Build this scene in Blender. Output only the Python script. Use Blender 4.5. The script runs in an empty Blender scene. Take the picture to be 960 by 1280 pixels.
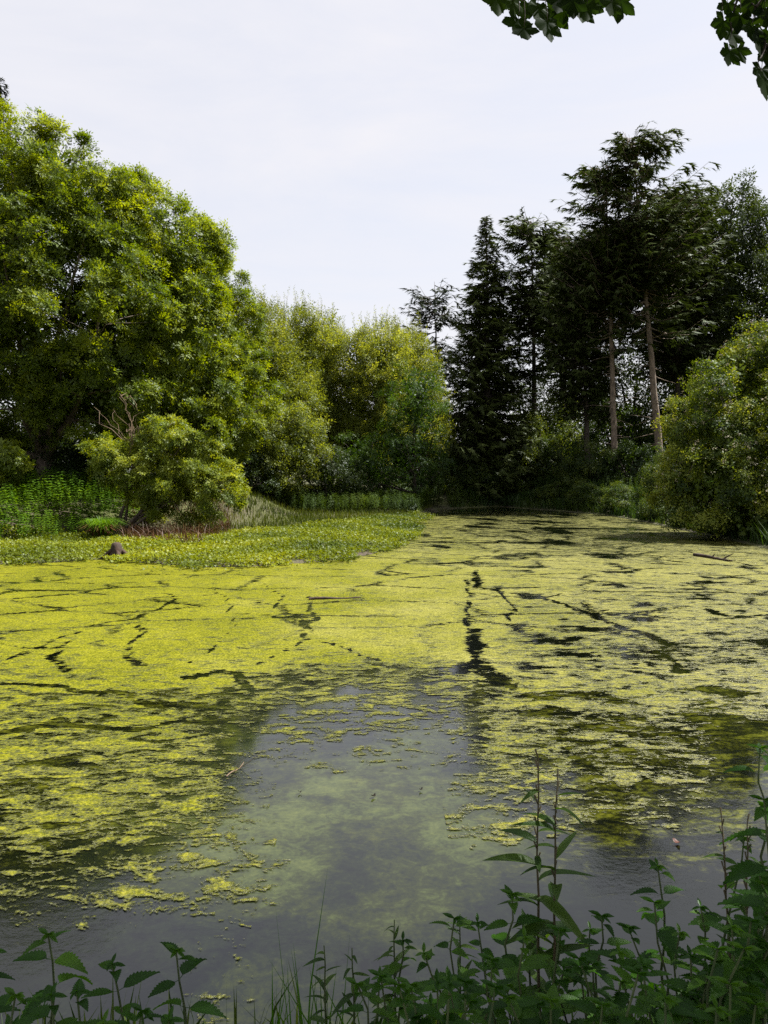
import bpy, math, random
import numpy as np
from mathutils import Vector, Matrix, noise

C = bpy.context.scene.collection
scene = bpy.context.scene
R = math.radians
rng = np.random.default_rng(7)
random.seed(7)

# ------------------------------------------------------------------ camera
EYE = 2.5
PITCH = R(2.9)
FPX = 985.0                      # focal length of the photograph in its own pixels
cam = bpy.data.cameras.new('camera')
cam.sensor_fit = 'VERTICAL'; cam.sensor_height = 24; cam.lens = FPX / 1280 * 24
cam.clip_start = 0.05; cam.clip_end = 5000
camo = bpy.data.objects.new('camera', cam); C.objects.link(camo)
camo.location = (0, 0, EYE); camo.rotation_euler = (math.pi / 2 - PITCH, 0, 0)
scene.camera = camo

# ------------------------------------------------------------------ sky, sun, exposure
SUN_AZ, SUN_EL = R(68), R(58)    # azimuth measured from the view direction towards the right
w = bpy.data.worlds.new('World'); scene.world = w; w.use_nodes = True
nt = w.node_tree; nt.nodes.clear()
sky = nt.nodes.new('ShaderNodeTexSky'); sky.sky_type = 'NISHITA'; sky.sun_disc = False
sky.sun_elevation = SUN_EL; sky.sun_rotation = SUN_AZ
sky.air_density = 1.0; sky.dust_density = 2.0; sky.ozone_density = 1.0
tc = nt.nodes.new('ShaderNodeTexCoord')
mp = nt.nodes.new('ShaderNodeMapping'); mp.inputs['Scale'].default_value = (1.2, 1.2, 5)
mp.inputs['Rotation'].default_value = (0.5, 0.3, 0.4)
ns = nt.nodes.new('ShaderNodeTexNoise'); ns.inputs['Scale'].default_value = 1.4
ns.inputs['Detail'].default_value = 5; ns.inputs['Roughness'].default_value = 0.6
ns.inputs['Distortion'].default_value = 0.6
mr = nt.nodes.new('ShaderNodeMapRange'); mr.inputs[1].default_value = 0.3; mr.inputs[2].default_value = 0.75
mr.inputs[3].default_value = 0.72; mr.inputs[4].default_value = 1.0
mx = nt.nodes.new('ShaderNodeMixRGB'); mx.inputs[2].default_value = (4.64, 4.58, 4.78, 1)
bg = nt.nodes.new('ShaderNodeBackground'); bg.inputs['Strength'].default_value = 0.0605
wo = nt.nodes.new('ShaderNodeOutputWorld')
L = nt.links.new
L(tc.outputs['Generated'], mp.inputs[0]); L(mp.outputs[0], ns.inputs['Vector']); L(ns.outputs['Fac'], mr.inputs[0])
L(mr.outputs[0], mx.inputs[0]); L(sky.outputs[0], mx.inputs[1]); L(mx.outputs[0], bg.inputs[0]); L(bg.outputs[0], wo.inputs[0])

sd = bpy.data.lights.new('sun', 'SUN'); sd.energy = 5.0; sd.angle = R(0.55); sd.color = (1.0, 0.955, 0.87)
so = bpy.data.objects.new('sun', sd); C.objects.link(so)
SUNV = Vector((math.sin(SUN_AZ) * math.cos(SUN_EL), math.cos(SUN_AZ) * math.cos(SUN_EL), math.sin(SUN_EL)))
so.rotation_euler = SUNV.to_track_quat('Z', 'Y').to_euler()
so.location = (20, 20, 60)

vs = scene.view_settings
vs.view_transform = 'Standard'; vs.look = 'None'; vs.exposure = 1.72; vs.gamma = 1.0; vs.use_curve_mapping = False
cy = scene.cycles
cy.max_bounces = 6; cy.diffuse_bounces = 3; cy.glossy_bounces = 3; cy.transmission_bounces = 3
cy.transparent_max_bounces = 8; cy.caustics_reflective = False; cy.caustics_refractive = False
cy.use_denoising = False

# ------------------------------------------------------------------ geometry of the view, used for laying the place out
def ray(px, py):
    u = (px - 480) / FPX; v = (640 - py) / FPX
    return u, math.cos(PITCH) + v * math.sin(PITCH), -math.sin(PITCH) + v * math.cos(PITCH)
def at(px, py, d):                       # point at distance d along +Y
    a, b, c = ray(px, py); t = d / b
    return np.array((a * t, d, EYE + c * t))
def onwater(px, py):
    a, b, c = ray(px, py); t = -EYE / c
    return (a * t, b * t)

# ------------------------------------------------------------------ materials
def newmat(name):
    m = bpy.data.materials.new(name); m.use_nodes = True; m.node_tree.nodes.clear()
    return m, m.node_tree
def node(t, kind, **kw):
    n = t.nodes.new(kind)
    for k, v in kw.items():
        if k.startswith('_'): setattr(n, k[1:], v)
        else: n.inputs[k.replace('__', ' ')].default_value = v
    return n
def ramp(t, stops, interp='LINEAR'):
    n = t.nodes.new('ShaderNodeValToRGB'); r = n.color_ramp; r.interpolation = interp
    while len(r.elements) > 1: r.elements.remove(r.elements[-1])
    r.elements[0].position = stops[0][0]; r.elements[0].color = (*stops[0][1], 1)
    for p, c in stops[1:]:
        e = r.elements.new(p); e.color = (*c, 1)
    return n
def leaf_mat(name, dark, mid, light, trans, tfac=0.45, gloss=0.014, rough=0.5, vein=False):
    m, t = newmat(name); l = t.links.new
    at_ = node(t, 'ShaderNodeAttribute', _attribute_name='tint')
    oi = t.nodes.new('ShaderNodeObjectInfo')
    tn = at_.outputs['Fac']
    if vein:                                              # big separate leaves: grain and veins from object space, tint from the object
        ad = node(t, 'ShaderNodeMath', _operation='MULTIPLY_ADD'); l(oi.outputs['Random'], ad.inputs[0]); ad.inputs[1].default_value = 0.7
        co = t.nodes.new('ShaderNodeTexCoord')
        nn = node(t, 'ShaderNodeTexNoise', Scale=60.0, Detail=3.0); l(co.outputs['Object'], nn.inputs['Vector'])
        ml = node(t, 'ShaderNodeMath', _operation='MULTIPLY'); l(nn.outputs['Fac'], ml.inputs[0]); ml.inputs[1].default_value = 0.35
        l(ml.outputs[0], ad.inputs[2]); tn = ad.outputs[0]
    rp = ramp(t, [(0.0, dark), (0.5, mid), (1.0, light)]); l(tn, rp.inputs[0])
    df = t.nodes.new('ShaderNodeBsdfDiffuse'); l(rp.outputs[0], df.inputs[0])
    tr = t.nodes.new('ShaderNodeBsdfTranslucent')
    mt = node(t, 'ShaderNodeMixRGB', _blend_type='MULTIPLY', Fac=1.0); l(rp.outputs[0], mt.inputs[1]); mt.inputs[2].default_value = (*trans, 1)
    l(mt.outputs[0], tr.inputs[0])
    mix = node(t, 'ShaderNodeMixShader', Fac=tfac); l(df.outputs[0], mix.inputs[1]); l(tr.outputs[0], mix.inputs[2])
    gl = node(t, 'ShaderNodeBsdfGlossy', Roughness=rough); gl.inputs['Color'].default_value = (0.9, 0.95, 1, 1)
    m2 = node(t, 'ShaderNodeMixShader', Fac=gloss); l(mix.outputs[0], m2.inputs[1]); l(gl.outputs[0], m2.inputs[2])
    if vein:
        bp = node(t, 'ShaderNodeBump', Strength=0.35, Distance=0.002)
        l(nn.outputs['Fac'], bp.inputs['Height'])
        l(bp.outputs[0], df.inputs['Normal']); l(bp.outputs[0], gl.inputs['Normal'])
    o = t.nodes.new('ShaderNodeOutputMaterial'); l(m2.outputs[0], o.inputs[0])
    return m
def bark_mat(name, a, b, scale=6.0, stretch=0.18, bump=0.6):
    m, t = newmat(name); l = t.links.new
    co = t.nodes.new('ShaderNodeTexCoord'); mp = node(t, 'ShaderNodeMapping'); mp.inputs['Scale'].default_value = (1, 1, stretch)
    l(co.outputs['Object'], mp.inputs[0])
    nn = node(t, 'ShaderNodeTexNoise', Scale=scale, Detail=6.0, Roughness=0.65); l(mp.outputs[0], nn.inputs['Vector'])
    rp = ramp(t, [(0.3, a), (0.7, b)]); l(nn.outputs['Fac'], rp.inputs[0])
    bs = node(t, 'ShaderNodeBsdfPrincipled', Roughness=0.9); l(rp.outputs[0], bs.inputs['Base Color'])
    bp = node(t, 'ShaderNodeBump', Strength=bump, Distance=0.03); l(nn.outputs['Fac'], bp.inputs['Height']); l(bp.outputs[0], bs.inputs['Normal'])
    o = t.nodes.new('ShaderNodeOutputMaterial'); l(bs.outputs[0], o.inputs[0])
    return m

M = {}
M['ash'] = leaf_mat('ash_leaf', (.018, .040, .002), (.080, .118, .004), (.190, .232, .010), (1.8, 1.6, .35), .5)
M['willow'] = leaf_mat('willow_leaf', (.045, .066, .006), (.120, .152, .016), (.220, .250, .042), (1.7, 1.5, .5), .5)
M['alder'] = leaf_mat('alder_leaf', (.012, .030, .003), (.032, .064, .005), (.065, .105, .009), (1.6, 1.6, .5), .4)
M['spruce'] = leaf_mat('spruce_needle', (.020, .031, .008), (.042, .057, .012), (.085, .104, .022), (1.2, 1.3, .7), .18)
M['pine'] = leaf_mat('pine_needle', (.009, .014, .006), (.016, .022, .008), (.030, .038, .013), (1.2, 1.2, .7), .18)
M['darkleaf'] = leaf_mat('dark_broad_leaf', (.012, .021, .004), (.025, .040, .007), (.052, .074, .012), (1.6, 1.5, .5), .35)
M['hawthorn'] = leaf_mat('hawthorn_leaf', (.016, .034, .004), (.072, .108, .008), (.215, .245, .030), (1.7, 1.5, .5), .42)
M['blossom'] = leaf_mat('blossom', (.20, .18, .12), (.28, .24, .16), (.36, .33, .24), (1, .95, .8), .3)
M['shrub'] = leaf_mat('shrub_leaf', (.040, .070, .005), (.115, .155, .010), (.230, .265, .026), (1.6, 1.4, .4), .48)
M['under'] = leaf_mat('undergrowth_leaf', (.014, .028, .004), (.036, .062, .008), (.090, .115, .014), (1.6, 1.5, .5), .4)
M['herb'] = leaf_mat('herb_leaf', (.024, .060, .003), (.056, .120, .005), (.110, .175, .008), (1.6, 1.5, .4), .42)
M['cress'] = leaf_mat('cress_leaf', (.036, .060, .004), (.118, .148, .006), (.220, .240, .010), (1.5, 1.35, .4), .38)
M['grass'] = leaf_mat('grass_blade', (.030, .046, .005), (.064, .082, .008), (.120, .125, .018), (1.4, 1.3, .5), .4)
M['shadegrass'] = leaf_mat('shade_grass_blade', (.010, .028, .003), (.026, .054, .006), (.060, .088, .012), (1.5, 1.4, .4), .4)
M['straw'] = leaf_mat('dry_stem', (.045, .020, .009), (.090, .045, .018), (.160, .095, .042), (1.1, 1, .8), .2)
M['nettle'] = leaf_mat('nettle_leaf', (.012, .042, .003), (.027, .080, .005), (.060, .132, .008), (1.8, 1.9, .4), .40, .012, .4, vein=True)
M['spear'] = leaf_mat('willowherb_leaf', (.020, .050, .008), (.040, .082, .012), (.070, .125, .016), (1.7, 1.7, .5), .4, .014, .4, vein=True)
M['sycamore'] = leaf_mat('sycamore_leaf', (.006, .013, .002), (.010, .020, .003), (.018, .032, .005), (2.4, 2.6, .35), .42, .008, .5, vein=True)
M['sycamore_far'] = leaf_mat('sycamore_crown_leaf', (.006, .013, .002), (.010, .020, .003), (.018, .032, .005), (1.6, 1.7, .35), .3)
M['bark'] = bark_mat('grey_brown_bark', (.035, .026, .018), (.13, .10, .075))
M['sprucebark'] = bark_mat('spruce_bark', (.050, .038, .028), (.22, .165, .120), 7.0, .45, 1.0)
M['darkbark'] = bark_mat('dark_bark', (.018, .013, .010), (.06, .045, .033))
M['stem'] = bark_mat('green_stem', (.030, .050, .014), (.065, .085, .025), 40, .1, .2)
M['redstem'] = bark_mat('reddish_stem', (.040, .040, .016), (.085, .060, .028), 40, .1, .2)
M['twig'] = bark_mat('pale_twig', (.07, .048, .030), (.20, .135, .085), 20, .3, .3)
M['deadwood'] = bark_mat('wet_dead_wood', (.006, .004, .003), (.05, .024, .012), 7, .5, 1.0)

# ------------------------------------------------------------------ mesh helpers
def mesh_np(name, V, F, tint=None, smooth=False):
    V = np.ascontiguousarray(V, dtype=np.float32); F = np.ascontiguousarray(F, dtype=np.int32)
    me = bpy.data.meshes.new(name); k = F.shape[1]
    me.vertices.add(len(V)); me.vertices.foreach_set('co', V.ravel())
    me.loops.add(F.size); me.loops.foreach_set('vertex_index', F.ravel())
    me.polygons.add(len(F)); me.polygons.foreach_set('loop_start', np.arange(len(F), dtype=np.int32) * k)
    me.polygons.foreach_set('loop_total', np.full(len(F), k, np.int32))
    if smooth: me.polygons.foreach_set('use_smooth', np.ones(len(F), bool))
    if tint is not None:
        a = me.attributes.new('tint', 'FLOAT', 'FACE'); a.data.foreach_set('value', np.ascontiguousarray(tint, dtype=np.float32))
    me.update(calc_edges=True)
    return me
def link(name, me, mat, parent=None, kind=None, label=None, cat=None, group=None, loc=None):
    o = bpy.data.objects.new(name, me); C.objects.link(o)
    if mat is not None and not me.materials: me.materials.append(mat)
    if parent is not None: o.parent = parent
    if loc is not None: o.location = loc
    tag(o, label, cat, group, kind)
    return o
def tag(o, label=None, cat=None, group=None, kind=None):
    if label: o['label'] = label
    if cat: o['category'] = cat
    if group: o['group'] = group
    if kind: o['kind'] = kind
    return o
def thing(name, label, cat, loc, group=None):
    o = bpy.data.objects.new(name, None); C.objects.link(o); o.empty_display_size = 0.2
    o.location = [float(v) for v in loc]
    return tag(o, label, cat, group)
class Tubes:                              # tapered tubes gathered into one quad mesh
    def __init__(s): s.V = []; s.F = []; s.n = 0
    def add(s, pts, rad, k=6, cap=True, rough=0.0):
        pts = np.asarray(pts, float); m = len(pts); rad = np.asarray(rad, float) * np.ones(m)
        tan = np.gradient(pts, axis=0); tan /= np.linalg.norm(tan, axis=1)[:, None] + 1e-9
        ref = np.array((1.0, 0, 0)) if abs(tan[0][2]) > .7 else np.array((0, 0, 1.0))
        a = np.cross(tan, ref); a /= np.linalg.norm(a, axis=1)[:, None] + 1e-9; b = np.cross(tan, a)
        th = np.linspace(0, 2 * np.pi, k, endpoint=False)
        rr = rad[:, None] * (1 + (rng.random((m, k)) - .5) * rough)
        ring = pts[:, None, :] + rr[..., None] * (np.cos(th)[None, :, None] * a[:, None, :] + np.sin(th)[None, :, None] * b[:, None, :])
        s.V.append(ring.reshape(-1, 3))
        i = np.arange(m - 1)[:, None] * k; j = np.arange(k)[None, :]; j2 = (j + 1) % k
        f = np.stack([i + j, i + j2, i + k + j2, i + k + j], -1).reshape(-1, 4) + s.n
        s.F.append(f); s.n += m * k
        if cap and k % 2 == 0 and k >= 4:
            e = s.n - k
            s.F.append(np.array([[e, e + q, e + q + 1, e + q + 2] for q in range(1, k - 2, 2)]))
    def mesh(s, name): return mesh_np(name, np.concatenate(s.V), np.concatenate(s.F), smooth=True)
def curve(p0, p1, bend=0.1, n=6, up=0.0, r=rng):
    p0 = np.asarray(p0, float); p1 = np.asarray(p1, float); t = np.linspace(0, 1, n)[:, None]
    Lg = np.linalg.norm(p1 - p0); off = (r.random(3) - .5) * 2 * bend * Lg; off[2] += up * Lg
    wob = (r.random((n, 3)) - .5) * bend * Lg * .25; wob[0] = 0; wob[-1] = 0
    return p0 + (p1 - p0) * t + off * (4 * t * (1 - t)) * .5 + wob
def frames(axis, spin):                   # rotation matrices that carry +Z onto axis
    z = axis / (np.linalg.norm(axis, axis=1)[:, None] + 1e-9)
    ref = np.where(np.abs(z[:, 2:3]) > .9, np.array([[1.0, 0, 0]]), np.array([[0, 0, 1.0]]))
    x = np.cross(ref, z); x /= np.linalg.norm(x, axis=1)[:, None] + 1e-9; y = np.cross(z, x)
    c, s = np.cos(spin)[:, None], np.sin(spin)[:, None]
    return np.stack([c * x + s * y, -s * x + c * y, z], axis=2)
def scatter(protos, pos, axis, scale, tint, spin=None):
    """copies of small prototypes (V, F) at pos, turned to axis; -> V, F, per-face tint"""
    n = len(pos); pick = rng.integers(0, len(protos), n); Vs, Fs, Ts, off = [], [], [], 0
    if spin is None: spin = rng.random(n) * 6.283
    Rm = frames(axis, spin)
    for q, (pv, pf) in enumerate(protos):
        idx = np.nonzero(pick == q)[0]
        if not len(idx): continue
        v = np.einsum('nij,kj->nki', Rm[idx], pv) * scale[idx, None, None] + pos[idx, None, :]
        f = pf[None] + (np.arange(len(idx)) * len(pv))[:, None, None] + off
        Vs.append(v.reshape(-1, 3)); Fs.append(f.reshape(-1, pf.shape[1])); off += v.shape[0] * v.shape[1]
        tt = np.repeat(tint[idx], len(pf)) + (rng.random(len(idx) * len(pf)) - .5) * .25
        Ts.append(np.clip(tt, 0, 1))
    return np.concatenate(Vs), np.concatenate(Fs), np.concatenate(Ts)

# ---- leaf prototypes: arrays of triangles
def leaflet(p, d, Lg, wd, nrm):
    d = d / np.linalg.norm(d); s = np.cross(d, nrm); s /= np.linalg.norm(s) + 1e-9
    return [p + s * wd * .5 + d * Lg * .25, p - s * wd * .5 + d * Lg * .25, p + d * Lg]
def tuft_ash(seed, leaves=6, pairs=3, Lr=.30, ll=.15, lw=.055):
    r = np.random.default_rng(seed); V = []
    for i in range(leaves):
        a = i / leaves * 6.283 + r.random() * .6; e = .15 + r.random() * .7
        d = np.array((math.cos(a) * math.cos(e), math.sin(a) * math.cos(e), math.sin(e)))
        nrm = np.cross(d, (-math.sin(a), math.cos(a), 0)); side = np.array((-math.sin(a), math.cos(a), 0.0))
        for k in range(pairs):
            p = d * Lr * (.35 + .6 * k / pairs) + np.array((0, 0, -.10 * (k / pairs) ** 2 * Lr))
            for sg in (-1, 1):
                V += leaflet(p, d * .6 + side * sg + (r.random(3) - .5) * .3 + np.array((0, 0, -.25)), ll * (.8 + r.random() * .4), lw, nrm)
        V += leaflet(d * Lr * .95, d + np.array((0, 0, -.3)), ll, lw, nrm)
    V = np.array(V); return V, np.arange(len(V)).reshape(-1, 3)
def tuft_leafy(seed, n=12, spread=.22, ll=.11, lw=.06, rise=.5):
    r = np.random.default_rng(seed); V = []
    for i in range(n):
        a = r.random() * 6.283; z = r.random()
        p = np.array((math.cos(a), math.sin(a), 0)) * spread * r.random() * (1 - .5 * z) + np.array((0, 0, z * spread * rise * 2))
        d = np.array((math.cos(a), math.sin(a), (r.random() - .35) * 1.3)); nrm = np.array(((r.random() - .5), (r.random() - .5), 1.0))
        V += leaflet(p, d, ll * (.7 + .6 * r.random()), lw, nrm)
    V = np.array(V); return V, np.arange(len(V)).reshape(-1, 3)
def tuft_wisp(seed, n=14, Lg=.55, ll=.12, lw=.035):
    r = np.random.default_rng(seed); V = []; bx, by = (r.random(2) - .5) * .3
    for i in range(n):
        z = (i + r.random()) / n; a = r.random() * 6.283
        p = np.array((bx * z * z, by * z * z, z)) * Lg
        V += leaflet(p, np.array((math.cos(a), math.sin(a), .7)), ll * (.7 + .6 * r.random()), lw, np.array((math.sin(a) + .3, -math.cos(a), r.random())))
    V = np.array(V); return V, np.arange(len(V)).reshape(-1, 3)
ASH = [tuft_ash(s, 6, 3, .34, .155, .065) for s in range(5)]
LEAFY = [tuft_leafy(s + 10) for s in range(5)]
SMALL = [tuft_leafy(s + 20, 12, .26, .13, .075) for s in range(5)]
WISP = [tuft_wisp(s + 30, 12, .6, .17, .05) for s in range(5)]
FILL = [tuft_leafy(s + 50, 9, .50, .26, .17) for s in range(3)]
BIGLEAF = [tuft_leafy(s + 40, 8, .35, .20, .13) for s in range(4)]

# ---- crowns
def ell(px, py, d, rx, ry, rz=None):
    """ellipsoid whose outline spans rx, ry photograph pixels at distance d; rz metres deep"""
    c = at(px, py, d); s = d / FPX
    return c, np.array((rx * s, rz if rz else rx * s, ry * s))
def clump_points(E, n, inner=.55, zmin=0.3, r=rng):
    out, nor = [], []; wt = np.array([(e[1][0] * e[1][2] + e[1][0] * e[1][1]) for e in E]); wt /= wt.sum()
    while len(out) < n:
        k = r.choice(len(E), p=wt); c, rad = E[k]
        v = r.normal(size=3); v /= np.linalg.norm(v); q = inner + (1 - inner) * r.random() ** .5
        p = c + v * rad * q
        if p[2] < zmin: continue
        if any(np.sum(((p - E[j][0]) / E[j][1]) ** 2) < .45 for j in range(len(E)) if j != k): continue
        out.append(p); nn = v / rad; nor.append(nn / np.linalg.norm(nn))
    return np.array(out), np.array(nor)
def foliage(P, N, rc, per, protos, size, flat=.7, up=.5, tintmix=(.5, .35), jit=.35, squeeze=1.0):
    n = len(P); rcs = rc * (.55 + .95 * rng.random(n) ** 1.5)
    ci = np.repeat(np.arange(n), per); m = len(ci)
    v = rng.normal(size=(m, 3)) + N[ci] * .9 + np.array((0, 0, .35)); v /= np.linalg.norm(v, axis=1)[:, None]
    rad = (.35 + .65 * rng.random(m) ** .6)[:, None] * rcs[ci][:, None]
    pos = P[ci] + v * rad * np.array((1, 1, flat)) + rng.normal(size=(m, 3)) * rc * .16
    axis = v + np.array((0, 0, up)) + rng.normal(size=(m, 3)) * jit
    ct = rng.random(n)
    tint = tintmix[0] + (ct[ci] - .5) * tintmix[1] * 1.6 + (rng.random(m) - .5) * tintmix[1]
    return scatter(protos, pos, axis, size * (.7 + .6 * rng.random(m)), tint)
def limbs(T, base, top, P, r0, main=7, k=7, lean=.04, split=.25):
    """trunk, main limbs and boughs that reach the clumps P"""
    H = top[2] - base[2]
    tp = curve(base, top, lean, 9); tr = r0 * (1 - np.linspace(0, 1, 9) ** 1.1 * .85); tr[0] *= 1.35
    T.add(tp, tr, k + 3, rough=.12)
    anchors = [(tp[i], tr[i]) for i in range(2, 9)]
    idx = rng.permutation(len(P))
    for q in idx[:main]:
        s = int(np.clip((P[q][2] - base[2]) / H * 6 * (.3 + split), 1, 6)); p0, rr = tp[s], tr[s] * .55
        c = curve(p0, P[q], .12, 7, up=-.08); rd = rr * (1 - np.linspace(0, 1, 7) * .85)
        T.add(c, rd, k); anchors += [(c[i], rd[i]) for i in range(2, 7)]
    A = np.array([a[0] for a in anchors]); AR = np.array([a[1] for a in anchors])
    for q in idx[main:]:
        dd = np.linalg.norm(A - P[q], axis=1) + np.maximum(0, A[:, 2] - P[q][2]) * .7
        j = int(np.argmin(dd)); c = curve(A[j], P[q], .15, 4)
        T.add(c, np.linspace(min(AR[j] * .6, r0 * .18), .012, 4), 4)
        if rng.random() < .4: A = np.vstack([A, c[2]]); AR = np.append(AR, AR[j] * .4)
def tree(name, label, cat, base_px, d, E, n, rc, per, protos, size, mat, bark, r0, group='trees round the pond',
         top=None, gz=None, main=7, trunk_top=.35, extra=None, tm=(.5, .35), zmin=.5, inner=.55, up=.5, flat=.7, lean=.04, fill=5.0, hollow=-.30):
    bx = (base_px - 480) / FPX * d * 1.0
    z0 = ground_z(bx, d) if gz is None else gz
    t = thing(name, label, cat, (bx, d, z0 - .05), group); O = np.array((bx, d, z0 - .05))
    P, N = clump_points(E, n, inner, z0 + zmin)
    hol = np.array([noise.noise(Vector(p * .55)) for p in P]); kk = (hol > hollow) | (rng.random(n) < .25); P, N = P[kk], N[kk]; n = len(P)
    zt = max(e[0][2] + e[1][2] * trunk_top for e in E); k = int(np.argmax([e[0][2] + e[1][2] for e in E]))
    tp = np.array((E[k][0][0] if top is None else top, E[k][0][1], zt))
    T = Tubes(); limbs(T, O, tp, P, r0, main, lean=lean)
    me = T.mesh(name + '_trunk'); me.transform(Matrix.Translation(-Vector(O))); link('trunk', me, bark, t)
    V, F, Ti = foliage(P, N, rc, per, protos, size, flat=flat, up=up, tintmix=tm)
    if fill:
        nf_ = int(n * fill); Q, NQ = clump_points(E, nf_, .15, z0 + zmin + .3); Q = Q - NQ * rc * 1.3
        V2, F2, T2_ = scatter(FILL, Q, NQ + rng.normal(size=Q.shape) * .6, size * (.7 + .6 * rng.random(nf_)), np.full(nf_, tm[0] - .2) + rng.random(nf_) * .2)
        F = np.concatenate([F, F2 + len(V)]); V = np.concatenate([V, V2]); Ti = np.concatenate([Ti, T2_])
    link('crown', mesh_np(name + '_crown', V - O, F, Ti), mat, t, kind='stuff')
    return t, P, N, O

# ------------------------------------------------------------------ ground and pond
shore_px = [(-60, 706), (0, 705), (60, 703), (120, 699), (165, 701), (230, 707), (300, 709), (370, 704), (430, 699), (465, 692),
            (492, 683), (506, 671), (512, 657), (524, 646), (545, 637), (620, 633), (690, 638), (760, 644), (820, 655), (880, 668), (960, 685), (1060, 712), (1200, 760)]
shore = [onwater(*p) for p in shore_px] + [(13.5, 10.5), (11.5, 6.0), (7.5, 3.8), (4.2, 3.25), (1.5, 3.1), (-1.5, 3.15), (-4, 3.3), (-7.5, 4.0), (-12, 7), (-16, 13), (-16.5, 19)]
shore = np.array(shore)
def sdist(x, y):
    """signed distance to the shoreline, positive on land"""
    x = np.asarray(x, float); y = np.asarray(y, float); d2 = np.full(x.shape, 1e18); ins = np.zeros(x.shape, bool)
    n = len(shore)
    for i in range(n):
        ax, ay = shore[i]; bx, by = shore[(i + 1) % n]; ex, ey = bx - ax, by - ay
        t = np.clip(((x - ax) * ex + (y - ay) * ey) / (ex * ex + ey * ey + 1e-12), 0, 1)
        d2 = np.minimum(d2, (x - ax - t * ex) ** 2 + (y - ay - t * ey) ** 2)
        c = (ay > y) != (by > y)
        with np.errstate(divide='ignore', invalid='ignore'):
            ins ^= c & (x < ex * (y - ay) / (ey if ey else 1e-12) + ax)
    d = np.sqrt(d2); return np.where(ins, -d, d)
def sstep(a, b, v): t = np.clip((v - a) / (b - a), 0, 1); return t * t * (3 - 2 * t)
def lump(x, y, s): return np.sin(x * s + 1.3 * np.sin(y * s * .7)) * np.cos(y * s * .9 + 1.1 * np.sin(x * s * .6))
def height(x, y):
    d = sdist(x, y); x = np.asarray(x, float); y = np.asarray(y, float)
    land = .045 + .25 * sstep(0, 1.5, d) + .9 * sstep(2, 14, d) + .05 * lump(x, y, 1.7) * sstep(.3, 2, d)
    wgt = sstep(6, 3.0, x) * sstep(16, 20, y) * sstep(56, 48, y)
    flat_ = .045 + .07 * sstep(0, 2, d) + .02 * lump(x, y, 2.3) + .25 * sstep(40, 50, y) + (1.25 * sstep(29.5, 37, y + (-x - 9) * 1.0)) * sstep(-4.5, -8, x)
    land = land * (1 - wgt) + flat_ * wgt
    right = sstep(1, 5, x) * sstep(36, 46, y)
    land = land + right * (1.1 * sstep(.4, 4.5, d) + .5 * lump(x, y, .5) * sstep(2, 6, d))
    near = .92 * sstep(3.3, 1.9, y) * sstep(0, .6, d)
    land = np.where(y < 5, np.maximum(.03 + near, land * sstep(0, 1.5, d) * .6), land)
    return np.where(d < 0, -.04 - .5 * sstep(0, 2.5, -d), land)
def ground_z(x, y): return float(height(np.array([x]), np.array([y]))[0])

def axis_pts(lo, hi, parts):
    a = np.concatenate(parts); return np.unique(a)
xs = axis_pts(0, 0, [np.array([-1800., -900, -450, -250, -140, -90]), np.arange(-60, 60.1, .7), np.array([90., 140, 250, 450, 900, 1800])])
ys = axis_pts(0, 0, [np.array([-1200., -500, -200, -90, -50]), np.arange(-30, -.1, 1.5), np.arange(0, 5, .12), np.arange(5, 60, .5), np.arange(60, 90, 2.0), np.array([100., 130, 200, 350, 700, 1500, 3000])])
X, Y = np.meshgrid(xs, ys); Z = height(X, Y)
def grid_faces(ny, nx):
    i = np.arange(ny - 1)[:, None] * nx; j = np.arange(nx - 1)[None, :]
    return np.stack([i + j, i + j + 1, i + nx + j + 1, i + nx + j], -1).reshape(-1, 4)
gm, t = newmat('soil_and_litter'); l = t.links.new
co = t.nodes.new('ShaderNodeNewGeometry')
n1 = node(t, 'ShaderNodeTexNoise', Scale=.35, Detail=6.0, Roughness=.6); l(co.outputs['Position'], n1.inputs['Vector'])
n2 = node(t, 'ShaderNodeTexNoise', Scale=14.0, Detail=5.0, Roughness=.7); l(co.outputs['Position'], n2.inputs['Vector'])
r1 = ramp(t, [(.35, (.040, .030, .018)), (.5, (.045, .050, .014)), (.65, (.070, .085, .016))]); l(n1.outputs['Fac'], r1.inputs[0])
r2 = ramp(t, [(.3, (.35, .35, .35)), (.7, (1.5, 1.4, 1.3))]); l(n2.outputs['Fac'], r2.inputs[0])
mm = node(t, 'ShaderNodeMixRGB', _blend_type='MULTIPLY', Fac=1.0); l(r1.outputs[0], mm.inputs[1]); l(r2.outputs[0], mm.inputs[2])
bs = node(t, 'ShaderNodeBsdfPrincipled', Roughness=.95); l(mm.outputs[0], bs.inputs['Base Color'])
bp = node(t, 'ShaderNodeBump', Strength=.8, Distance=.05); l(n2.outputs['Fac'], bp.inputs['Height']); l(bp.outputs[0], bs.inputs['Normal'])
o = t.nodes.new('ShaderNodeOutputMaterial'); l(bs.outputs[0], o.inputs[0])
ground = link('ground', mesh_np('ground', np.stack([X, Y, Z], -1).reshape(-1, 3), grid_faces(len(ys), len(xs)), smooth=True), gm, kind='structure')

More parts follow.
